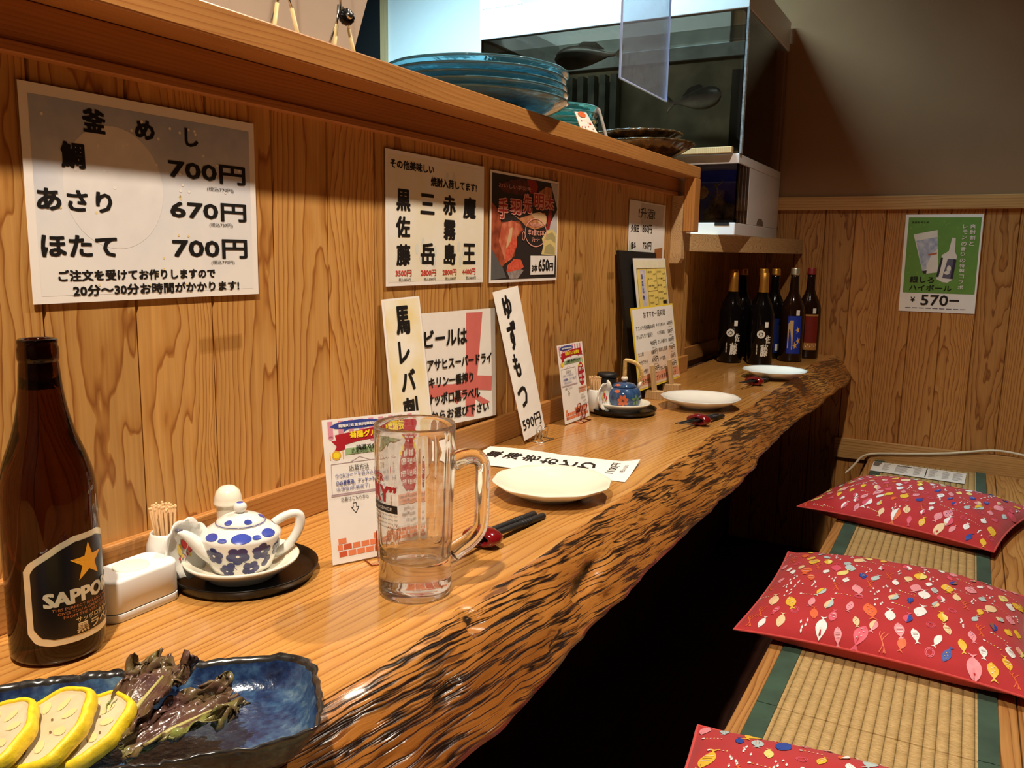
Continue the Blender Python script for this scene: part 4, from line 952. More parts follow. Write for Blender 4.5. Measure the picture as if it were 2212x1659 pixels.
# ------------------------------------------------------------------ bottles under the corner shelf
M_bdark = NT('dark_bottle_glass'); M_bdark.base((.004, .003, .003, 1)); M_bdark.p(Roughness=.08); M_bdark.b.inputs['Specular IOR Level'].default_value = .25; M_bdark = M_bdark.m
M_bbrown = NT('brown_bottle_glass'); M_bbrown.base((.016, .006, .003, 1)); M_bbrown.p(Roughness=.08); M_bbrown.b.inputs['Specular IOR Level'].default_value = .3; M_bbrown = M_bbrown.m
M_gold = plain('gold_foil', (208, 150, 66), .35, metal=.8, bump=.3, scale=160)
M_silver = plain('silver_cap', (206, 196, 170), .3, metal=.8); M_capred = plain('red_cap', (130, 36, 34), .35)
M_label = art('label_white', (226, 220, 208))
def smooth_prof(P, n=5):
    out = []
    for i in range(len(P)-1):
        p0 = P[max(0, i-1)]; p1 = P[i]; p2 = P[i+1]; p3 = P[min(len(P)-1, i+2)]
        for k in range(n):
            s = k/n; s2 = s*s; s3 = s2*s
            out.append(tuple(max(0, .5*((2*b)+(-a+c)*s+(2*a-5*b+4*c-d)*s2+(-a+3*b-3*c+d)*s3)) for a, b, c, d in zip(p0, p1, p2, p3)))
    return out+[P[-1]]
def cylmap(R, cen, z0=0):
    """u: metres round the bottle from its label centre angle cen; v: height"""
    return lambda u, v, o=0: Vector(((R+o)*math.cos(cen+u/R), (R+o)*math.sin(cen+u/R), v))
CAMD = math.atan2(-2.7, .6)
def sake(x, y, label, capmat, H=.288, cap='tall', kind='emblem', glassm=M_bdark, cen=CAMD, group='shochu bottles under the corner shelf'):
    t = thing('sake_bottle', label, 'bottle', (x, y, ZC), group); R = .0385
    s = H/.288
    mb = MB(); mb.lathe([(0, .002), (R*.85, 0), (R, .006), (R, .150*s)]+[(R*.985, .160*s), (R*.90, .174*s), (R*.68, .192*s), (R*.47, .207*s), (R*.375, .220*s), (R*.345, .245*s), (R*.34, .280*s), (0, .280*s)], 48); mb.build('glass_body', glassm, t)
    mb = MB(); rc = .0142
    if cap == 'tall': mb.lathe([(rc*1.12, H*.79), (rc*1.10, H*.80), (rc*1.03, H*.90), (rc*1.0, H*.995), (rc*.9, H), (0, H)], 32)
    else: mb.lathe([(rc*.98, H*.925), (rc*1.05, H*.925), (rc*1.05, H*.94), (rc*1.0, H*.945), (rc*1.0, H*.99), (rc*.9, H), (0, H)], 32)
    mb.build('cap', capmat, t)
    f = cylmap(R, cen)
    if kind == 'emblem':
        mb = MB()
        uvell(mb, f, .000, .098, .0125, .0125, 0, .0004, 28, 3)
        for k in range(8):
            a = k*PI/4; uvell(mb, f, .0055*math.cos(a), .098+.0055*math.sin(a), .0017, .0017, 1, .0008, 8)
        write(mb, f, '佐', (.014, .070, .032, .096), 0, .02, .0005); write(mb, f, '藤', (.000, .028, .025, .067), 0, .02, .0005)
        for i, s_ in enumerate('本格芋焼酎佐藤'): write(mb, f, s_, (-.0125, .062-.0045*i, -.0085, .066-.0045*i), 0, .02, .0005)
        mb.build('front_label', [M_label, M_ink], t)
    if kind in ('emblem', 'tag', 'maple', 'maroon'):
        mb = MB(); z = {'emblem': .128, 'tag': .140, 'maple': .160, 'maroon': .161}[kind]
        RR = R
        uvrect(mb, cylmap(RR, cen), .010, z-.008, .021, z+.009, 0, .0012, 3, 1); mb.build('price_tag', M_label, t)
    if kind == 'maple':
        mb = MB(); uvrect(mb, f, -.014, .028, .030, .150, 0, .0004, 10, 1)
        uvpoly(mb, f, [(-.012, .046), (.004, .040), (.004, .136), (-.006, .136), (-.012, .125)], 1, .0009)
        for (a, b) in ((.018, .105), (.022, .070), (.012, .055)):
            P = [(a+(.008 if k % 2 else .0035)*math.cos(k*PI/5), b+(.013 if k % 2 else .005)*math.sin(k*PI/5)) for k in range(10)]; uvpoly(mb, f, P, 2, .0010)
        mb.build('front_label', [plain('label_blue', (24, 50, 150), .4), art('label_tan', (190, 158, 110)), art('label_gold', (214, 164, 82))], t)
    if kind == 'maroon':
        mb = MB(); uvrect(mb, f, -.012, .030, .032, .150, 0, .0004, 10, 1); uvrect(mb, f, -.012, .030, .032, .054, 1, .0008, 10, 1); uvrect(mb, f, -.012, .144, .032, .150, 1, .0008, 10, 1)
        for k in range(6): uvell(mb, f, -.006+.007*k, .042+.005*(k % 2), .002, .0024, 2, .0012, 8)
        mb.build('front_label', [plain('label_maroon', (112, 30, 22), .4), art('label_ochre', (170, 116, 54)), M_label], t)
    if kind == 'blue':
        mb = MB(); uvrect(mb, f, -.010, .020, .026, .135, 0, .0004, 8, 1); uvline(mb, f, [(-.010, .112), (.020, .112), (.020, .030)], .0012, 1, .0008); uvrect(mb, f, .010, .028, .019, .050, 1, .0009)
        mb.build('front_label', [plain('label_deep_blue', (16, 34, 96), .4), M_label], t)
    return t
sake(.062, 2.672, 'front left black bottle with tall gold cap and round white emblem', M_gold)
sake(.156, 2.678, 'front black bottle with tall gold cap right of its twin, by the far plate', M_gold, H=.289)
sake(.040, 2.760, 'dark bottle with short gold cap half hidden behind the front left bottle', M_gold, H=.296, cap='short', kind='none')
sake(.050, 2.850, 'dark bottle with short gold cap deepest behind the front left bottle', M_gold, H=.298, cap='short', kind='none')
sake(.130, 2.785, 'dark bottle with short gold cap just behind the second tall gold cap', M_gold, H=.300, cap='short', kind='tag')
sake(.150, 2.880, 'dark bottle with blue label showing between the gold capped and silver capped ones', M_gold, H=.300, cap='short', kind='blue')
sake(.222, 2.825, 'dark bottle with silver cap and blue and gold leaf label', M_silver, H=.304, cap='short', kind='maple', glassm=M_bbrown)
sake(.252, 2.955, 'brown bottle with red cap and maroon label nearest the back wall', M_capred, H=.304, cap='short', kind='maroon', glassm=M_bbrown)

# ------------------------------------------------------------------ beer bottle
t = thing('beer_bottle', 'big brown beer bottle with a gold star label at the left edge', 'bottle', (.076, .395, ZC))
M_amber = NT('brown_beer_glass'); M_amber.base((.075, .021, .006, 1)); M_amber.p(Roughness=.03, IOR=1.45, Transmission_Weight=1.0); M_amber = M_amber.m
RB_ = .0365
prof = [(0, .004), (.030, .0005), (.034, .0012), (RB_, .006), (RB_, .012)]+[(RB_, .10), (RB_, .128)]
neck = smooth_prof([(RB_, .128), (.0362, .140), (.0345, .153), (.0300, .169), (.0238, .187), (.0192, .205), (.0163, .224), (.0150, .241), (.0142, .247)], 4)
prof += neck[1:]+[(.0148, .2475), (.0152, .2495), (.0152, .2575), (.0146, .2590), (.0143, .2605), (.0147, .2622), (.0146, .2640), (.0132, .2652), (.0105, .2648), (.0098, .262), (.0098, .240), (.0115, .225), (0, .224)]
mb = MB(); mb.lathe(prof, 72); mb.build('glass_body', M_amber, t)
vd = math.atan2(-.395, .652)          # direction from the bottle towards where one sits
cen = vd+math.radians(43)
f = cylmap(RB_, cen)
LBL = [(-.0500, .030), (-.0500, .083), (-.046, .0895), (-.024, .1035), (-.012, .108), (.012, .108), (.024, .1035), (.046, .0895), (.0500, .083), (.0500, .030), (.044, .0215), (.034, .019), (-.034, .019), (-.044, .0215)]
def lblx(v):   # half width of the label at height v
    P = [(.019, .034), (.0215, .044), (.030, .050), (.083, .050), (.0895, .046), (.1035, .024), (.108, .012)]
    for (a, b), (c, d) in zip(P, P[1:]):
        if v <= c: return b+(d-b)*(v-a)/(c-a)
    return P[-1][1]
mb = MB()
mb.grid(lambda a, b: f((2*a-1)*lblx(.019+.089*b), .019+.089*b, .0003), 40, 46, 0)
def inner(b):
    v = .0245+.0785*b; k = .019+.089*((v-.0245)/.0785); return v, lblx(k)*.895
mb.grid(lambda a, b: f((2*a-1)*inner(b)[1], inner(b)[0], .0006), 40, 40, 1)
P = [((.0165 if k % 2 == 0 else .0066)*math.sin(k*PI/5), .0835+(.0165 if k % 2 == 0 else .0066)*math.cos(k*PI/5)) for k in range(10)]
P2 = []
for (a, b), (c, d) in zip(P, P[1:]+P[:1]):
    for q in range(4): P2.append((a+(c-a)*q/4, b+(d-b)*q/4))
V = [f(0, .0835, .0009)]; n2 = len(P2)
for q in (1, 2, 3, 4): V += [f(a*q/4, .0835+(b-.0835)*q/4, .0009) for a, b in P2]
F = [(0, 1+(k+1) % n2, 1+k) for k in range(n2)]
for q in range(3): F += [(1+q*n2+k, 1+q*n2+(k+1) % n2, 1+(q+1)*n2+(k+1) % n2, 1+(q+1)*n2+k) for k in range(n2)]
mb.add(V, F, 2)
write(mb, f, 'SAPPORO', (-.0365, .0515, .0365, .0645), 3, .045, .0010)
for i, s in enumerate(['THIS PERFECT BALANCE WITH ITS', 'GIVES YOU A GREAT DRINKING', 'FROM THE VERY FIRST SIP']): write(mb, f, s, (-.031+.004*i, .0478-.0036*i, .031-.004*i, .0502-.0036*i), 4, .01, .0010)
write(mb, f, 'サッポロ生ビール', (-.014, .0345, .027, .0395), 5, .02, .0010)
write(mb, f, '黒ラベル', (-.014, .0255, .029, .0340), 5, .03, .0010)
mb.build('front_label', [plain('label_foil', (230, 222, 190), .35, metal=.5, scale=30, vary=.15), plain('label_black', (12, 11, 14), .3), plain('star_gold', (232, 160, 40), .4), plain('label_silver', (224, 218, 190), .35, metal=.4), art('label_copper', (176, 104, 56)), art('label_pale_gold', (206, 172, 116))], t)

# ------------------------------------------------------------------ beer mug
t = thing('beer_mug', 'tall empty clear glass beer mug with a handle', 'mug', (.262, .652, ZC))
M_mug = NT('clear_mug_glass'); M_mug.base((.97, .98, .97, 1)); M_mug.p(Roughness=.0, IOR=1.48, Transmission_Weight=1.0)
_tr = M_mug.n('ShaderNodeBsdfTransparent'); _mx = M_mug.n('ShaderNodeMixShader'); _mx.inputs[0].default_value = .08
M_mug.L.new(M_mug.b.outputs[0], _mx.inputs[1]); M_mug.L.new(_tr.outputs[0], _mx.inputs[2]); M_mug.L.new(_mx.outputs[0], M_mug.out.inputs[0]); M_mug = M_mug.m
H = .1735; N = 192
outer = [(0, .003), (.030, .003), (.0335, .0005), (.0362, .002), (.0368, .006), (.0366, .020), (.0358, .028), (.0362, .036)]+[(.0364+.0032*k/6, .036+.100*k/6) for k in range(1, 7)]+[(.0402, .150), (.0402, .165), (.0400, .171), (.0390, H), (.0375, .1728), (.0366, .169)]
inn = [(.0364, .150)]+[(.0358-.0030*k/6, .138-.096*k/6) for k in range(7)]+[(.0300, .0375), (.022, .0345), (0, .0335)]
npan = 8
def rad(a, i):
    if i in range(len(outer), len(outer)+8):
        return 1-.014*abs(math.cos(npan*a/2))**26
    return 1
mb = MB(); mb.lathe(outer+inn, N, rad=rad); mb.build('glass_body', M_mug, t)
hd = math.atan2(.55, .835)
path = [(.0375, .133), (.048, .1385), (.057, .1395), (.0635, .1365), (.0670, .129), (.0672, .112), (.0668, .088), (.0660, .070), (.062, .060), (.054, .0515), (.045, .045), (.0368, .0385)]
path = smooth_prof(path, 4)
pr = [Vector((r*math.cos(hd), r*math.sin(hd), z)) for r, z in path]
mb = MB(); n = len(pr); mb.tube(pr, [.0095-.0022*math.sin(PI*k/(n-1)) for k in range(n)], 20, flat=1.0)
mb.build('handle', M_mug, t)
f = cylmap(.0398, math.atan2(-.652, .466)-math.radians(72))
mb = MB()
ff = lambda u, v, o=0: f(u, v, o-.0002 + (-.0014 if v < .13 else 0)*0)
def mugf(u, v, o=0):
    r = .0364+.0032*min(1, max(0, (v-.036)/.100))+(.0006*min(1, max(0, (v-.136)/.014))); a = math.atan2(-.652, .466)-math.radians(72)+u/r
    return Vector(((r+.0003+o)*math.cos(a), (r+.0003+o)*math.sin(a), v))
write(mb, mugf, 'SUPER', (-.016, .121, .016, .129), 0, .02, .0)
write(mb, mugf, '“DRY”', (-.027, .101, .031, .118), 0, .04, .0)
uvrect(mb, mugf, -.034, .091, .031, .099, 1, .0, 16, 1)
write(mb, mugf, 'UNDER THE LICENCE', (-.028, .0935, .025, .0965), 2, .02, .0002)
for i in range(4): write(mb, mugf, 'brewed from quality ingredients by using our', (-.026, .0875-.0042*i, .031, .0898-.0042*i), 1, .0, .0)
mb.build('printed_mark', [art('mug_red', (168, 34, 40)), M_ink, art('mug_silver', (200, 200, 196))], t)

# ------------------------------------------------------------------ condiment sets
def tray(x, y, label):
    mb = MB(); mb.lathe([(0, .001), (.066, .001), (.070, .003), (.0735, .011), (.0740, .0125), (.0725, .0125), (.069, .006), (.066, .0045), (0, .0045)], 72)
    o = mb.build('round_tray', M_black); o.location = (x, y, ZC); return tag(o, label, 'tray', 'black condiment trays')
tray(.0885, .592, 'round black lacquer tray under the blue and white teapot, near')
tray(.0885, 1.664, 'round black lacquer tray under the blue floral teapot, farther')
def saucer(x, y, label):
    mb = MB(); mb.lathe([(0, .003), (.030, .003), (.031, 0), (.035, 0), (.036, .004), (.048, .0095), (.0565, .0165), (.0580, .0195), (.0565, .0205), (.048, .0145), (.034, .0085), (0, .0080)], 64)
    o = mb.build('saucer', M_cream); o.location = (x, y, ZC+.0047); return tag(o, label, 'saucer', 'white saucers on trays')
saucer(.0905, .585, 'white saucer holding the blue and white teapot on the near tray')
saucer(.0925, 1.660, 'white saucer holding the blue floral teapot on the farther tray')

RD = Vector((.877, .481, 0))                     # along the counter, away from the spout
def pot_T(rz): return Matrix.Rotation(rz, 4, 'Z')
def flower(mb, f, u, v, r, mp, mc, rot=0, off=.0004, pet=5):
    for k in range(pet):
        a = rot+2*PI*k/pet; uvell(mb, f, u+r*.62*math.cos(a), v+r*.62*math.sin(a), r*.46, r*.46, mp, off+.00002*k, 14, 2)
    uvell(mb, f, u, v, r*.30, r*.30, mp, off+.0001, 10, 1); uvell(mb, f, u, v, r*.16, r*.16, mc, off+.0003, 10, 1)
def profmap(prof):
    """(angle in metres round r, running height) on a lathe profile -> point"""
    def f(u, v, o=0):
        for (r0, z0), (r1, z1) in zip(prof, prof[1:]):
            if v <= z1 or (r1, z1) == prof[-1]:
                s = (v-z0)/(z1-z0) if z1 != z0 else 0; r = r0+(r1-r0)*s; break
        nx, nz = (z1-z0), -(r1-r0); L = math.hypot(nx, nz) or 1
        a = u/.04
        return Vector(((r+o*nx/L)*math.cos(a), (r+o*nx/L)*math.sin(a), v+o*nz/L))
    return f
rz = math.radians(58)
t = thing('teapot', 'small white teapot with dark blue plum blossoms on the near tray', 'teapot', (.0905, .585, ZC+.0129), None, rz)
t.scale = (1, 1, .79)
body = [(.0275, 0), (.0300, .002), (.0345, .014), (.0380, .030), (.0400, .044), (.0398, .0475), (.0370, .0510), (.0290, .0575), (.0250, .0600)]
mb = MB(); mb.lathe([(0, .001)]+body+[(.0235, .0602), (.0225, .058), (0, .057)], 64)
mb.build('body', M_ceram, t)
bf = profmap(body)
mb = MB(); view = math.atan2(-.585, .637)-rz     # towards the room
rnd = random.Random(2)
for du, v, r, rot in ((-.030, .030, .0105, .3), (-.004, .031, .0115, .9), (.021, .033, .0105, .2), (-.018, .0095, .0085, .5), (.010, .011, .0100, 1.1), (.046, .030, .010, .2), (-.058, .030, .010, .9)):
    flower(mb, bf, view*.04+du, v, r, 0, 2, rot)
for du, v in ((-.012, .0175), (.027, .014), (.030, .020)): uvell(mb, bf, view*.04+du, v, .0045, .0045, 0, .0004, 12, 2)
for du, v, r in ((-.036, .0520, .0060), (.000, .0520, .0075), (.034, .0525, .0065), (-.020, .0505, .0035), (.017, .0515, .0035)): uvell(mb, bf, view*.04+du, v, r*1.5, r*.62, 1, .0005, 16, 2)
uvline(mb, bf, [(view*.04+.012, .014), (view*.04+.0, .024)], .0006, 0, .0005); uvline(mb, bf, [(view*.04-.006, .012), (view*.04-.013, .02)], .0006, 0, .0005)
mb.build('blossom_pattern', [plain('cobalt_dark', (40, 44, 104), .15, coat=.4, vary=.3), plain('cobalt', (62, 78, 168), .15, coat=.4, vary=.25), M_ceram], t)
lid = [(.0245, .0605), (.0248, .0618), (.0225, .0660), (.0160, .0700), (.0080, .0722), (.0042, .0730)]
mb = MB(); mb.lathe([(0, .060)]+lid+[(.0040, .0745), (.0058, .0770), (.0070, .0805), (.0062, .0845), (.0035, .0868), (0, .0872)], 48); l = mb.build('lid', M_ceram, t)
lf = profmap(lid); mb = MB()
for a in (-.6, .35, 1.5, 2.6, 3.7): uvell(mb, lf, (view+a)*.04, .0670, .0078, .0022, 0, .0004, 14, 2)
mb.lathe([(0, .0876), (.0030, .0874), (.0036, .0866), (.0042, .0858)], 20); 
mb.tube([(.0246*math.cos(2*PI*k/48), .0246*math.sin(2*PI*k/48), .0622) for k in range(48)], .0004, 6, closed=True)
mb.build('blue_spots', plain('cobalt_lid', (62, 78, 168), .15, coat=.4, vary=.25), l)
mb = MB(); sp = smooth_prof([(.024, .018), (.036, .030), (.044, .041), (.0510, .0510), (.0570, .0565), (.0610, .0585)], 4)
mb.tube([(-a, 0, b) for a, b in sp], [.0165-.0130*(k/(len(sp)-1))**.75 for k in range(len(sp))], 18, flat=.75); mb.build('spout', M_ceram, t)
mb = MB(); mb.tube([(-.0565, 0, .0595), (-.0605, 0, .0605), (-.0628, 0, .0600)], [.0026, .0032, .0012], 12, flat=.8); mb.build('spout_tip', plain('spout_tip_grey', (96, 92, 110), .2, coat=.4), t)
hp = smooth_prof([(.034, .0535), (.044, .0600), (.0525, .0625), (.0590, .0610), (.0612, .054), (.0600, .042), (.0550, .030), (.047, .019), (.037, .0115), (.033, .011)], 4)
mb = MB(); mb.tube([(a, 0, b) for a, b in hp], .0047, 16, flat=1.15); mb.build('handle', M_ceram, t)

def shaker(x, y, label):
    mb = MB(); mb.lathe([(0, .0005), (.0165, .0005), (.0175, .003), (.0168, .010), (.0140, .026), (.0125, .040), (.0128, .052), (.0140, .0560), (.0152, .0572), (.0155, .0590), (.0146, .0605), (.0146, .064), (.0125, .0715), (.0075, .0765), (0, .078)], 48)
    o = mb.build('salt_shaker', M_cream); o.location = (x, y, ZC+.0047); return tag(o, label, 'shaker')
shaker(.0345, .620, 'white domed salt shaker behind the blue and white teapot')
mb = MB(); mb.lathe([(0, 0), (.0205, 0), (.0215, .002), (.0215, .063), (.0205, .066), (0, .066)], 48); t = thing('pepper_pot', 'plain black cylinder pot behind the rattan handled teapot', 'pot', (.0400, 1.690, ZC+.0047))
mb.build('body', M_matte, t)
mb = MB(); mb.lathe([(0, .0662), (.0222, .0662), (.0228, .068), (.0222, .073), (.0200, .0755), (0, .076)], 48); mb.build('lid', M_matte, t)

M_pick = plain('toothpick_wood', (232, 190, 138), .6)
def pick_holder(x, y, label, lab2, grp, seed, rzd):
    t = thing('toothpick_holder', label, 'toothpick holder', (x, y, ZC+.0047), 'shell shaped toothpick holders', math.radians(rzd))
    mb = MB(); mb.lathe([(0, .0005), (.011, .0005), (.0125, .002), (.0175, .012), (.0195, .024), (.0180, .038), (.0150, .046), (.0140, .0485), (.0128, .0480), (.0130, .042), (.0150, .030), (.0110, .008), (0, .006)], 40); mb.build('jar', M_ceram, t)
    T = Matrix.Translation((.0185, 0, .0335)) @ Matrix.Rotation(math.radians(90), 4, 'Y') @ Matrix.Rotation(math.radians(-8), 4, 'Y')
    sc = lambda a, i: 1+(.05*abs(math.cos(4.5*a))*2-.05)*(1 if i in (2, 3, 4, 5) else 0)
    mb = MB(); mb.lathe([(0, -.002), (.013, -.002), (.0235, .003), (.0290, .009), (.0300, .0105), (.0288, .0115), (.0225, .0070), (.015, .0042), (0, .0035)], 72, T=T, rad=sc); s = mb.build('shell_fan', M_ceram, t)
    fm = lambda u, v, o=0: T @ Vector((-v, u, .0045+o))
    mb = MB()
    uvell(mb, fm, .002, .004, .0035, .006, 0, .0006, 12); uvell(mb, fm, .002, .0105, .0025, .0025, 1, .0008, 10); uvell(mb, fm, -.005, .0, .003, .006, 1, .0006, 12); uvell(mb, fm, .008, -.003, .003, .004, 0, .0008, 12)
    for k in range(5): uvell(mb, fm, -.007+.0035*k, -.009+.002*(k % 2), .0014, .0022, k % 3, .0008, 8)
    mb.build('painted_picture', [art('paint_red', (200, 60, 54)), art('paint_yellow', (226, 196, 100)), art('paint_pink', (224, 160, 160))], s)
    mb = MB(); rnd = random.Random(seed)
    mb.lathe([(0, 0), (.0010, .004), (.0011, .010), (.0011, .058), (.0009, .0585), (.0009, .0595), (.0011, .060), (.0011, .062), (0, .0622)], 8); g = None
    me0 = mb.build('toothpick', M_pick)
    me0.parent = None
    for k in range(30):
        o = me0 if k == 0 else me0.copy()
        if k: COL.objects.link(o)
        a = k*2.39996; rr = .0098*math.sqrt((k+.5)/30)
        top = Vector((x+rr*1.35*math.cos(a)-.002, y+rr*1.35*math.sin(a), 0)); bot = Vector((x+rr*.55*math.cos(a), y+rr*.55*math.sin(a), ZC+.0047+.0125+rnd.uniform(0, .003)))
        d = Vector((top.x-bot.x, top.y-bot.y, .06)).normalized()
        o.location = bot; o.rotation_euler = d.to_track_quat('Z', 'Y').to_euler()
        tag(o, lab2, 'toothpick', grp)
pick_holder(.0315, .5400, 'white shell fronted toothpick holder beside the blue and white teapot', 'wooden toothpick bunched in the holder beside the blue and white teapot', 'toothpicks in the near holder', 1, 6)
pick_holder(.0435, 1.618, 'white shell fronted toothpick holder beside the rattan handled teapot', 'wooden toothpick bunched in the holder beside the rattan handled teapot', 'toothpicks in the far holder', 2, -12)

# rattan handled pot
rz = math.radians(30)
t = thing('teapot', 'small blue teapot with an orange flower and rattan handle', 'teapot', (.0925, 1.660, ZC+.0129), None, rz); t.scale = (1.08, 1.08, 1.04)
body = [(.0270, 0), (.0300, .002), (.0335, .012), (.0345, .024), (.0335, .032), (.0290, .0400), (.0235, .0430)]
M_potblue = NT('blue_glaze'); _n = M_potblue.noise(M_potblue.scale(M_potblue.coord(), (1, 1, .25)), 120, 4, .6)
M_potblue.base(M_potblue.ramp(_n, [(.3, rgb(40, 66, 104)), (.6, rgb(58, 88, 132)), (.8, rgb(96, 130, 170))])); M_potblue.p(Roughness=.12, Coat_Weight=.5); M_potblue = M_potblue.m
mb = MB(); mb.lathe([(0, .001)]+body+[(.022, .0432), (.0215, .041), (0, .040)], 56); mb.build('body', M_potblue, t)
bf = profmap(body); view = math.atan2(-1.66, .635)-rz; mb = MB()
def petals(u, v, r, n, m, off=.0004):
    for k in range(n):
        a = 2*PI*k/n+.3; c, s = math.cos(a), math.sin(a); P = []
        for (q, wd) in ((.1, .0), (.5, .26), (.75, .22), (1, 0), (.75, -.22), (.5, -.26)): P.append((u+r*(q*c-wd*s), v+r*(q*s+wd*c)))
        uvpoly(mb, bf, P, m, off+.00003*k)
petals(view*.04-.002, .019, .0135, 7, 0); uvell(mb, bf, view*.04-.002, .019, .0022, .0022, 1, .0009, 10)
petals(view*.04+.030, .020, .0120, 5, 2)
uvell(mb, bf, view*.04-.018, .037, .008, .003, 0, .0006, 12, 2)
mb.build('flower_pattern', [plain('flower_orange', (214, 106, 62), .3), plain('flower_dark', (92, 40, 30), .3), plain('leaf_green', (104, 140, 92), .3)], t)
lid = [(.0240, .0435), (.0243, .0445), (.0215, .0485), (.0140, .0515), (.005, .0528)]
mb = MB(); mb.lathe([(0, .043)]+lid+[(.0036, .0535), (.0034, .0550)], 48); l = mb.build('lid', M_potblue, t)
mb = MB(); mb.lathe([(0, .0548), (.0035, .0550), (.0066, .0580), (.0070, .0605), (.0055, .0640), (0, .0652)], 32); mb.build('knob', M_cream, l)
bf2 = profmap(lid); mb = MB()
for k in range(4): uvell(mb, bf2, (view-.6)*.04+.004*k-.008, .0478+.0008*(k % 2), .0045, .0016, 0, .0004, 10, 1)
mb.build('lid_flower', plain('lid_orange', (216, 110, 74), .3), l)
mb = MB(); sp = smooth_prof([(.026, .008), (.036, .018), (.040, .029), (.0455, .0375), (.0500, .0400)], 4)
mb.tube([(-a, 0, b) for a, b in sp], [.0115-.0072*(k/(len(sp)-1))**.7 for k in range(len(sp))], 18); mb.build('spout', M_cream, t)
mb = MB()
for s in (-1, 1): mb.tube([(s*.027, -.0035, .041), (s*.0300, -.0035, .049), (s*.0330, 0, .0535), (s*.0300, .0035, .049), (s*.027, .0035, .041)], .0030, 12)
mb.build('handle_lug', M_cream, t)
mb = MB(); P = [(-.0315, .050)]+[(-.030-.004*math.sin(0), .06)]+[(.0335*math.cos(PI-PI*k/14), .066+.032*math.sin(PI*k/14)**.8) for k in range(15)]+[(.030, .06), (.0315, .050)]
P = smooth_prof(P, 7); nP = len(P)
mb.tube([(a, 0, b) for a, b in P], [(.0030 if (k < 10 or k > nP-11) else .0034+.0011*abs(math.sin(k*1.25))) for k in range(nP)], 12)
mb.build('rattan_handle', soft_art('rattan', (206, 166, 92), (236, 204, 134), 160), t)

# call button box
t = thing('call_button', 'rounded white plastic call button box beside the beer bottle', 'call button', (.0545, .4825, ZC))
def rbox(mb, hx, hy, z0, z1, r, m=0, top=.006, n=8):
    prof = [(-.0012, z0), (0, z0+.001), (0, z1-top)]+[(-top*(1-math.cos(a)), z1-top+top*math.sin(a)) for a in [PI/2*k/6 for k in range(1, 7)]]
    rings = []
    for d, z in prof:
        ring = []
        for q, (sx, sy) in enumerate(((1, 1), (-1, 1), (-1, -1), (1, -1))):
            for k in range(n+1):
                a = q*PI/2+PI/2*k/n; rr = max(.0005, r+d)
                ring.append((sx*(hx-r)+rr*math.cos(a), sy*(hy-r)+rr*math.sin(a), z))
        rings.append(ring)
    V = sum(rings, []); L = len(rings[0]); F = []
    for i in range(len(rings)-1):
        for k in range(L): F.append((i*L+k, i*L+(k+1) % L, (i+1)*L+(k+1) % L, (i+1)*L+k))
    mb.add(V, F, m, True)
    mb.add(rings[-1], [list(range(L))], m, False); mb.add(rings[0], [list(range(L-1, -1, -1))], m, False)
mb = MB(); rbox(mb, .0235, .0385, 0, .008, .012, top=.0005); mb.build('base', M_plast, t)
mb = MB(); rbox(mb, .0235, .0385, .0085, .0400, .013, top=.0035); mb.build('case', M_plast, t)
mb = MB(); mb.lathe([(.0165, .0400), (.0163, .0408), (.0154, .0411), (0, .0413)], 48); mb.build('round_button', plain('button_ivory', (240, 232, 214), .4), t)

# ------------------------------------------------------------------ plates, chopsticks, rests
def wavy_plate(label, x, y, mat, rot):
    t = thing('small_plate', label, 'plate', (x, y, ZC), 'small white plates laid along the counter', rot)
    wob = lambda a, i: 1+(.014*math.cos(10*a) if 4 <= i <= 8 else 0)
    mb = MB(); mb.lathe([(0, .003), (.040, .003), (.041, 0), (.046, 0), (.0475, .004), (.068, .0115), (.084, .0200), (.0885, .0240), (.0875, .0250), (.083, .0218), (.066, .0145), (.048, .0085), (0, .0078)], 120, rad=wob)
    mb.build('dish', mat, t); return t
wavy_plate('white wavy edged small plate nearest the viewer, beside the glass mug', 0.2333, 1.0226, M_cream, 0).scale = (.945, .945, .945)
wavy_plate('white wavy edged small plate in the middle, before the menu board', 0.2139, 1.8221, M_ceram, .2)
wavy_plate('white wavy edged small plate farthest along, before the dark bottles', 0.2613, 2.3906, M_ceram, .4)
M_rest = plain('red_lacquer', (112, 14, 18), .12, coat=.6, vary=.1)
def chop_set(cx, cy, ang, lab, grp, fwd=.135, back=.085):
    d = Vector((math.sin(ang), math.cos(ang), 0)); s = Vector((d.y, -d.x, 0))
    mb = MB(); n = 36; mseg = 14
    def fn(u, v):
        a = 2*PI*u; b = 2*PI*v
        return (.0180*math.cos(a)+.0070*math.cos(b)*math.cos(a), .0125*math.sin(b), .0118+.0072*math.sin(a)+.0046*math.cos(b)*math.sin(a))
    mb.grid(fn, n, mseg, wrapu=True)
    o = mb.build('chopstick_rest', M_rest); o.location = (cx, cy, ZC); o.rotation_euler.z = -ang
    tag(o, 'dark red ring chopstick rest '+lab, 'chopstick rest', 'red chopstick rests')
    for k in (-1, 1):
        mb = MB(); L = fwd+back
        P = [Vector((0, -back, 0)), Vector((0, -back+.06, 0)), Vector((0, 0, 0)), Vector((0, fwd-.002, 0)), Vector((0, fwd, 0))]
        mb.tube(P, [.0012, .0024, .0038, .0050, .0044], 8, flat=.9)
        for q in range(4): mb.tube([(0, fwd-.035-.006*q-.0008, 0), (0, fwd-.035-.006*q+.0008, 0)], .0053, 8, flat=.9)
        c = mb.build('chopstick', M_matte)
        c.location = Vector((cx, cy, ZC+.0122))+s*(.0052*k); tilt = math.radians(-1.2)
        c.rotation_euler = (math.radians(-4.0), 0, -ang-.012*k)
        tag(c, 'black chopstick lying through the red rest '+lab, 'chopstick', grp)
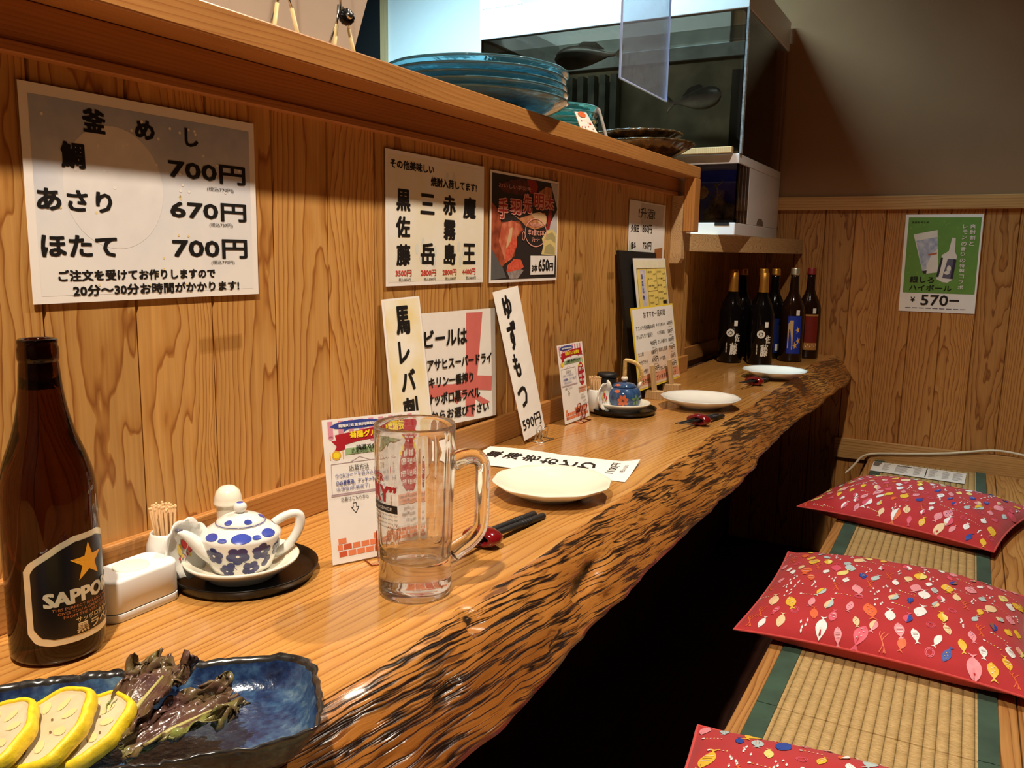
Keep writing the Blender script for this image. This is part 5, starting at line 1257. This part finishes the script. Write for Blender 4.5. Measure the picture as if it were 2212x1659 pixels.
chop_set(.2545, .797, .06, 'behind the glass mug', 'chopsticks behind the mug', fwd=.130)
chop_set(.2695, 1.622, .14, 'in front of the middle white plate', 'chopsticks before the middle plate', .108, .098)
chop_set(.2440, 2.222, .11, 'in front of the farthest white plate', 'chopsticks before the farthest plate', .100, .105)

# ------------------------------------------------------------------ blue dish with lotus root and lettuce
M_dish = NT('dark_blue_glaze'); _c = M_dish.coord(); _n = M_dish.noise(_c, 26, 5, .65); _n2 = M_dish.noise(_c, 160, 3)
M_dish.base(M_dish.ramp(M_dish.math('ADD', M_dish.math('MULTIPLY', _n, .72), M_dish.math('MULTIPLY', _n2, .28)), [(.34, rgb(18, 24, 48)), (.46, rgb(32, 52, 90)), (.56, rgb(54, 84, 118)), (.70, rgb(112, 138, 150))])); M_dish.p(Roughness=.24, Coat_Weight=.3, Coat_Roughness=.08, Normal=M_dish.bump(_n2, .5, .002)); M_dish = M_dish.m
M_rim = plain('worn_rim_glaze', (44, 42, 40), .2, coat=.6, vary=.6, scale=120)
aD = math.atan2(.71, .70); cD = (.2505, .3175)
t = thing('long_dish', 'long dark blue glazed dish with rough rim, bottom left', 'dish', (cD[0], cD[1], ZC), None, aD)
HX, HY = .138, .0635
def sq(a, n):  # rounded rectangle radius
    c, s = math.cos(a), math.sin(a); return (abs(c/HX)**n+abs(s/HY)**n)**(-1/n)
def dish(rings, m0):
    mb = MB(); V = []; n = 160
    for (k, z, jag) in rings:
        for i in range(n):
            a = 2*PI*i/n; r = sq(a, 4.5)
            j = noise.noise(Vector((math.cos(a)*9, math.sin(a)*9, 1)))+.6*noise.noise(Vector((math.cos(a)*24, math.sin(a)*24, 4)))
            e = Vector((math.cos(a)*r, math.sin(a)*r, 0)); ins = e.normalized()
            p = e-ins*(1-k)*HY*1.0 if k > .3 else e*k*1.2
            p = p+ins*jag*j*.0035
            zz = z+jag*(.0022*noise.noise(Vector((math.cos(a)*5, math.sin(a)*5, 8)))+.0012*noise.noise(Vector((math.cos(a)*30, math.sin(a)*30, 8))))
            V.append((p.x, p.y, zz))
    F = []; R_ = len(rings)
    for q in range(R_-1):
        for i in range(n): F.append((q*n+i, q*n+(i+1) % n, (q+1)*n+(i+1) % n, (q+1)*n+i))
    mb.add(V, F, 0, True)
    for q, f in enumerate(F):
        if q//n in m0: mb.mi[q] = 1
    mb.add(V[:n], [list(range(n-1, -1, -1))], 0, False); mb.add(V[-n:], [list(range(n))], 0, True)
    return mb
mb = dish([(.55, .0005, 0), (.66, .001, .1), (.82, .009, .3), (.96, .0235, .8), (1.01, .0290, 1), (1.015, .0310, 1.1), (.985, .0318, 1.1), (.945, .0270, .8), (.86, .0160, .4), (.72, .0095, .15), (.52, .0070, 0), (.25, .0065, 0)], (4, 5, 6))
mb.build('dish_body', [M_dish, M_rim], t)
M_lot = soft_art('lotus_flesh', (204, 184, 148), (218, 200, 164), 60); M_lot.node_tree.nodes['Principled BSDF'].inputs['Subsurface Weight'].default_value = .15
M_lot.node_tree.nodes['Principled BSDF'].inputs['Subsurface Radius'].default_value = (.004, .003, .001); M_lot.node_tree.nodes['Principled BSDF'].inputs['Roughness'].default_value = .35
M_bat = plain('yellow_batter', (240, 206, 40), .45, vary=.15, scale=200, bump=.6); M_must = plain('mustard_filling', (232, 202, 140), .5)
def lotus(x, y, z, tx, tz, R, label, seed):
    t = thing('lotus_root_slice', label, 'lotus root', (x, y, z), 'fried lotus root slices on the blue dish', tz)
    nv = (Vector((0, 0, 1))*math.cos(tx)+Vector((math.cos(tz), math.sin(tz), 0))*math.sin(tx)); t.rotation_euler = nv.to_track_quat('Z', 'Y').to_euler(); h = .0052
    sc = lambda a, i: 1+.045*math.cos(3*a+seed)+.03*math.cos(7*a+seed*2)
    mb = MB(); mb.lathe([(0, -h*.8), (R*.90, -h*.8), (R*.90, h*.8), (0, h*.8)], 56, rad=sc, smooth=False); mb.build('flesh', M_lot, t)
    mb = MB(); sc2 = lambda a, i: sc(a, i)*(1+.018*noise.noise(Vector((math.cos(a)*7, math.sin(a)*7, seed))))
    mb.lathe([(R*.895, -h), (R*.97, -h*1.05), (R*1.02, -h*.5), (R*1.025, h*.5), (R*.97, h*1.1), (R*.90, h*1.02), (R*.895, h*.7)], 72, rad=sc2); mb.build('batter_rim', M_bat, t)
    mb = MB(); fm = lambda u, v, o=0: Vector((u, v, h*.8+o))
    fb = lambda u, v, o=0: Vector((u, -v, -h*.8-o))
    for ff in (fm, fb):
        for k in range(8):
            a = k*PI/4+seed; rr = R*.56; c, s = rr*math.cos(a), rr*math.sin(a); P = []
            for q in range(14):
                b = 2*PI*q/14; e1, e2 = R*.17*math.cos(b), R*.105*math.sin(b); P.append((c+e1*math.cos(a)-e2*math.sin(a), s+e1*math.sin(a)+e2*math.cos(a)))
            uvpoly(mb, ff, P, 0, .0004)
        for a, rr in ((.4, .2), (2.5, .25), (4.2, .62), (5.3, .35)): uvell(mb, ff, R*rr*math.cos(a+seed), R*rr*math.sin(a+seed), R*.045, R*.025, 1, .0006, 8)
    mb.build('mustard_hole', [M_must, art('hole_dark', (120, 88, 56))], t)
va = math.atan2(.2505-.7276, .3175)   # rough viewing azimuth
az = math.atan2(-.348, -.096)
lotus(.2130, .2645, ZC+.0300, math.radians(25), az, .0285, 'yellow rimmed lotus root slice at the left edge of the photo', .2)
lotus(.2300, .2895, ZC+.0285, math.radians(28), az, .0310, 'middle yellow rimmed lotus root slice, tilted and largest in view', 1.1)
lotus(.2440, .3080, ZC+.0235, math.radians(24), az, .0290, 'yellow rimmed lotus root slice partly under the lettuce', 2.3)
M_let = NT('red_lettuce'); _c = M_let.coord(); _n = M_let.noise(_c, 38, 4, .6); _n2 = M_let.noise(_c, 180, 3)
_cc = M_let.ramp(_n, [(.32, rgb(124, 130, 62)), (.44, rgb(108, 92, 58)), (.56, rgb(94, 66, 54)), (.75, rgb(70, 40, 42))])
M_let.base(_cc); M_let.p(Roughness=.28, Subsurface_Weight=.05, Coat_Weight=.4, Normal=M_let.bump(_n2, .5, .002)); M_let.b.inputs['Subsurface Radius'].default_value = (.004, .003, .001); M_let = M_let.m
def leaf(base, tip, width, lift, seed, label):
    b = Vector(base); d = Vector(tip)-b; L = d.length; d.normalize(); s = d.cross(Vector((0, 0, 1))).normalized(); upn = s.cross(d).normalized()
    mb = MB()
    def fn(u, v):
        q = 2*u-1; wd = width*(.28+.72*v**.6)*(1-.35*max(0, v-.75)*4*abs(q))
        ruf = (abs(q)**1.5*.9+.9*max(0, v-.6)*2.2)*.0085
        x = d*(L*v*(1-.12*abs(q)**2*v))+s*(q*wd*.5)
        h = .010*abs(q)**1.2*width/.05*.9+lift*math.sin(v*PI*.75)+ruf*(noise.noise(Vector((q*5, v*6, seed)))*1.1+.8*noise.noise(Vector((q*10+3, v*9, seed+4))))
        x = x+s*(ruf*.8*noise.noise(Vector((q*9, v*11, seed+9))))+d*(ruf*1.2*noise.noise(Vector((q*12, v*7, seed+15))))
        p = b+x+Vector((0, 0, 1))*max(.0, h); return (p.x, p.y, max(p.z, ZC+.0085))
    mb.grid(fn, 44, 44)
    mb.tube([b+d*(L*.02)+Vector((0, 0, .0015)), b+d*(L*.4)+Vector((0, 0, lift*.80+.001)), b+d*(L*.75)+Vector((0, 0, lift*.99+.001))], [.0022, .0015, .0006], 8, 1)
    return tag(mb.build('lettuce_leaf', [M_let, plain('lettuce_rib', (170, 162, 96), .4)], solid=.0007, loc=base), label, 'lettuce', 'lettuce leaves on the blue dish')
leaf((.264, .306, ZC+.012), (.252, .376, ZC+.034), .050, .012, 3, 'frilly red lettuce leaf standing up against the lotus root')
leaf((.279, .308, ZC+.012), (.312, .374, ZC+.022), .056, .010, 7, 'frilly red lettuce leaf lying flat on the right of the dish')

# ------------------------------------------------------------------ cushions
FC = [art('fish_cream', (240, 206, 160)), art('fish_white', (244, 240, 238)), art('fish_yellow', (240, 190, 60)), art('fish_blue', (44, 74, 160)), art('fish_pink', (238, 150, 160)), art('fish_orange', (232, 104, 52)), art('fish_teal', (186, 204, 204)), art('fish_rose', (226, 88, 110)), art('fish_lemon', (240, 222, 130)), art('fish_brown', (150, 92, 70))]
def cushion(cx, cy, rot, HX, HY, T, label, seed, droop=0.0):
    zs = ZS+.0016
    t = thing('floor_cushion', label, 'cushion', (cx, cy, zs), 'red fish print cushions on the bench', rot)
    rnd = random.Random(seed)
    def outline(u, v):
        x = HX*u*(1-.055*(1-v*v)*abs(u)); y = HY*v*(1-.055*(1-u*u)*abs(v)); return x, y
    def top(u, v, o=0.0):
        u = max(-1, min(1, u)); v = max(-1, min(1, v))
        x, y = outline(u, v); e = max(0, (1-abs(u)**2.6))**.62*max(0, (1-abs(v)**2.6))**.62
        wr = .0035*noise.noise(Vector((u*2.2+seed, v*2.2, 0)))+.0030*noise.noise(Vector((u*1.5+seed, v*9, 2)))*(max(0, -v)**2)*1.6+.0016*noise.noise(Vector((u*9, v*9, seed)))
        edge = .026-.012*(1-abs(u*v))*0
        z = edge+T*e+wr*min(1, e*3)-.006*abs(u*v)**2
        p = Vector((x, y, z))
        if o:
            h = .01; a = top(u+h, v)-top(u-h, v); b = top(u, v+h)-top(u, v-h); n = a.cross(b)
            if n.length > 1e-12: p = p+n.normalized()*o
        return p
    def bot(u, v):
        x, y = outline(u, v); e = max(0, (1-abs(u)**3))**.5*max(0, (1-abs(v)**3))**.5
        return Vector((x*(1-.0), y, max(.0, .026-.050*e)-.0*e if e < 1 else 0))
    mb = MB(); mb.grid(lambda a, b: top(2*a-1, 2*b-1), 56, 56, 0); mb.grid(lambda a, b: bot(2*a-1, 2*b-1) if 0 < a < 1 and 0 < b < 1 else top(2*a-1, 2*b-1), 28, 28, 0, flip=True)
    fm = lambda u, v, o=0: top(u/HX, v/HY, o)
    def fishp(x, y, L, wd, ang, m, style):
        c, s = math.cos(ang), math.sin(ang); R = lambda a, b: (x+a*c-b*s, y+a*s+b*c); off = .0010
        k = 7; upp = []; low = []
        for i in range(k+1):
            q = i/k; h = wd*.5*math.sin(PI*q)**.8
            upp.append((L*(q-.5), h)); low.append((L*(q-.5), -h))
        P = [mb_ for mb_ in upp]+low[-2:0:-1]
        V = [fm(*R(a, b), off) for a, b in P]; cpt = fm(*R(0, 0), off+.0004)
        mb.add([cpt]+V, [(0, 1+(i+1) % len(V), 1+i) for i in range(len(V))], m)
        tl = [(L*.44, 0), (L*.66, wd*.34), (L*.58, 0), (L*.66, -wd*.34)]
        mb.poly([fm(*R(a, b), off+.0003) for a, b in tl][::-1], m)
        if style == 1:
            P = [(-L*.5, 0)]+low[1:4]+[(L*(3/k-.5), 0), ]; 
            P = [(a, b) for a, b in low[0:k+1]]+[(L*.3, 0), (0, 0), (-L*.3, 0)]
            mb.poly([fm(*R(a, b), off+.0010) for a, b in P], (m+6) % 10)
        if style == 2:
            for i in range(5):
                a = L*(-.25+.12*i); uvell(mb, fm, *R(a, wd*.12*(1 if i % 2 else -1)), wd*.06, wd*.06, (m+9) % 10, off+.0012, 6)
        if style == 3:
            for i in range(3):
                a = L*(-.1+.14*i); P = [R(a, wd*.3), R(a+L*.03, wd*.3), R(a+L*.03, -wd*.3), R(a, -wd*.3)]; mb.poly([fm(*q, off+.0012) for q in P][::-1], 9 if i % 2 else 1)
        uvell(mb, fm, *R(-L*.36, wd*.06), L*.022, L*.022, 9, off+.0014, 6)
    cols = 14; rows = 13
    for r in range(rows):
        for c_ in range(cols):
            x = HX*(-1+2*(c_+.5+(.25 if r % 2 else -.25))/cols)*.985+rnd.uniform(-.006, .006); y = HY*(-1+2*(r+.5)/rows)*.985+rnd.uniform(-.006, .006)
            if abs(x) > HX*.955 or abs(y) > HY*.965: continue
            k = rnd.random(); ang = rnd.choice((PI/2, -PI/2))+rnd.uniform(-.35, .35)
            if k < .62:
                L = rnd.choice((.025, .027, .029, .032, .042)); fishp(x, y, L, L*rnd.uniform(.42, .56), ang, rnd.choice((0, 1, 2, 3, 4, 6, 8, 1, 4, 2, 5, 7)), rnd.choice((0, 0, 1, 2, 3)))
            elif k < .76:
                for i in range(5): fishp(x+rnd.uniform(-.008, .008), y-.012+.006*i, .0075, .0032, PI/2+rnd.uniform(-.2, .2), 1, 0)
            elif k < .86:
                for i in range(6): uvell(mb, fm, x-.013+.0052*i, y-.0012*i, .0013 if i else .0026, .0012 if i else .0024, rnd.choice((2, 8)) if i % 2 else 1, .0010, 7)
            elif k < .94:
                for q in range(3):
                    P = [(x+.003*q+.004*math.sin(i*.9+q), y-.018+.006*i) for i in range(7)]; uvline(mb, fm, P, .0014, 5, .0009)
            else:
                for q in range(2): P = [(x+.007*math.cos(a)*(1-.3*q), y+.009*math.sin(a)*(1-.3*q)) for a in [2*PI*i/14 for i in range(15)]]; uvline(mb, fm, P, .0013, 7, .0009)
    nb = 56*56+28*28
    mb.mi = [0 if i < nb else m+1 for i, m in enumerate(mb.mi)]
    mb.build('printed_cover', [M_red]+FC, t)
    P = []
    for k in range(4):
        for i in range(24):
            s = -1+2*i/24; u, v = ((s, -1), (1, s), (-s, 1), (-1, -s))[k]; p = top(u, v); P.append(p)
    mb2 = MB(); mb2.tube(P, .0022, 8, closed=True); mb2.build('edge_seam', M_redseam, t)
cushion(.655, 2.440, math.radians(-15), .240, .222, .052, 'red fish print cushion farthest away, by the back wall', 11)
cushion(.645, 1.672, math.radians(-1), .236, .232, .056, 'red fish print cushion in the middle of the bench', 23)
cushion(.690, .890, math.radians(4), .236, .230, .054, 'red fish print cushion nearest, cut off by the bottom of the photo', 37)

# news sheet and cable near the back wall
f = quadmap((.489, 2.900, ZS+.0030), (.764, 2.880, ZS+.0030), (.7686, 3.0236, ZS+.0030), (.4878, 3.0379, ZS+.0030))
mb = MB(); sheet(mb, f, .0006, nv=2)
uvpoly(mb, f, [(.01, .55), (.07, .5), (.10, .97), (.01, .97)], 4, .0004); uvrect(mb, f, .585, .1, .595, .98, 1, .0004)
rnd = random.Random(8)
for u0, u1 in ((.12, .20), (.26, .42), (.46, .56), (.62, .72), (.76, .84), (.87, .97)):
    for k in range(7):
        v = .18+.11*k; uvrect(mb, f, u0, v, u0+(u1-u0)*rnd.uniform(.6, 1), v+.05, 5, .0004)
write(mb, f, '毎月のお知らせ', (.27, .80, .46, .90), 1, .03, .0006)
tag(mb.build('printed_sheet', PM+[art('news_photo', (110, 104, 100)), art('news_grey', (176, 170, 164))]), 'white printed sheet poking out behind the farthest cushion', 'paper')
M_cable = plain('white_cable', (224, 212, 186), .4)
mb = MB(); yb = YB-.0165
P = [(.424, 2.80, ZS+.0055), (.432, 2.86, ZS+.006), (.440, 2.94, ZS+.010), (.444, 3.01, ZS+.014), (.455, yb, .381), (.487, yb, .392), (.5874, yb, .402), (.7257, yb, .4215), (.8045, yb, .4430), (.8564, yb, .4515), (.9243, yb, .4425), (1.05, yb, .425), (1.3, yb, .42)]
mb.tube([Vector((a, b, c)) for a, b, c in P], .0040, 10, flat=1); 
sm = mb.build('power_cable', M_cable, subd=1)
tag(sm, 'white power cable running along the baseboard behind the farthest cushion', 'cable')
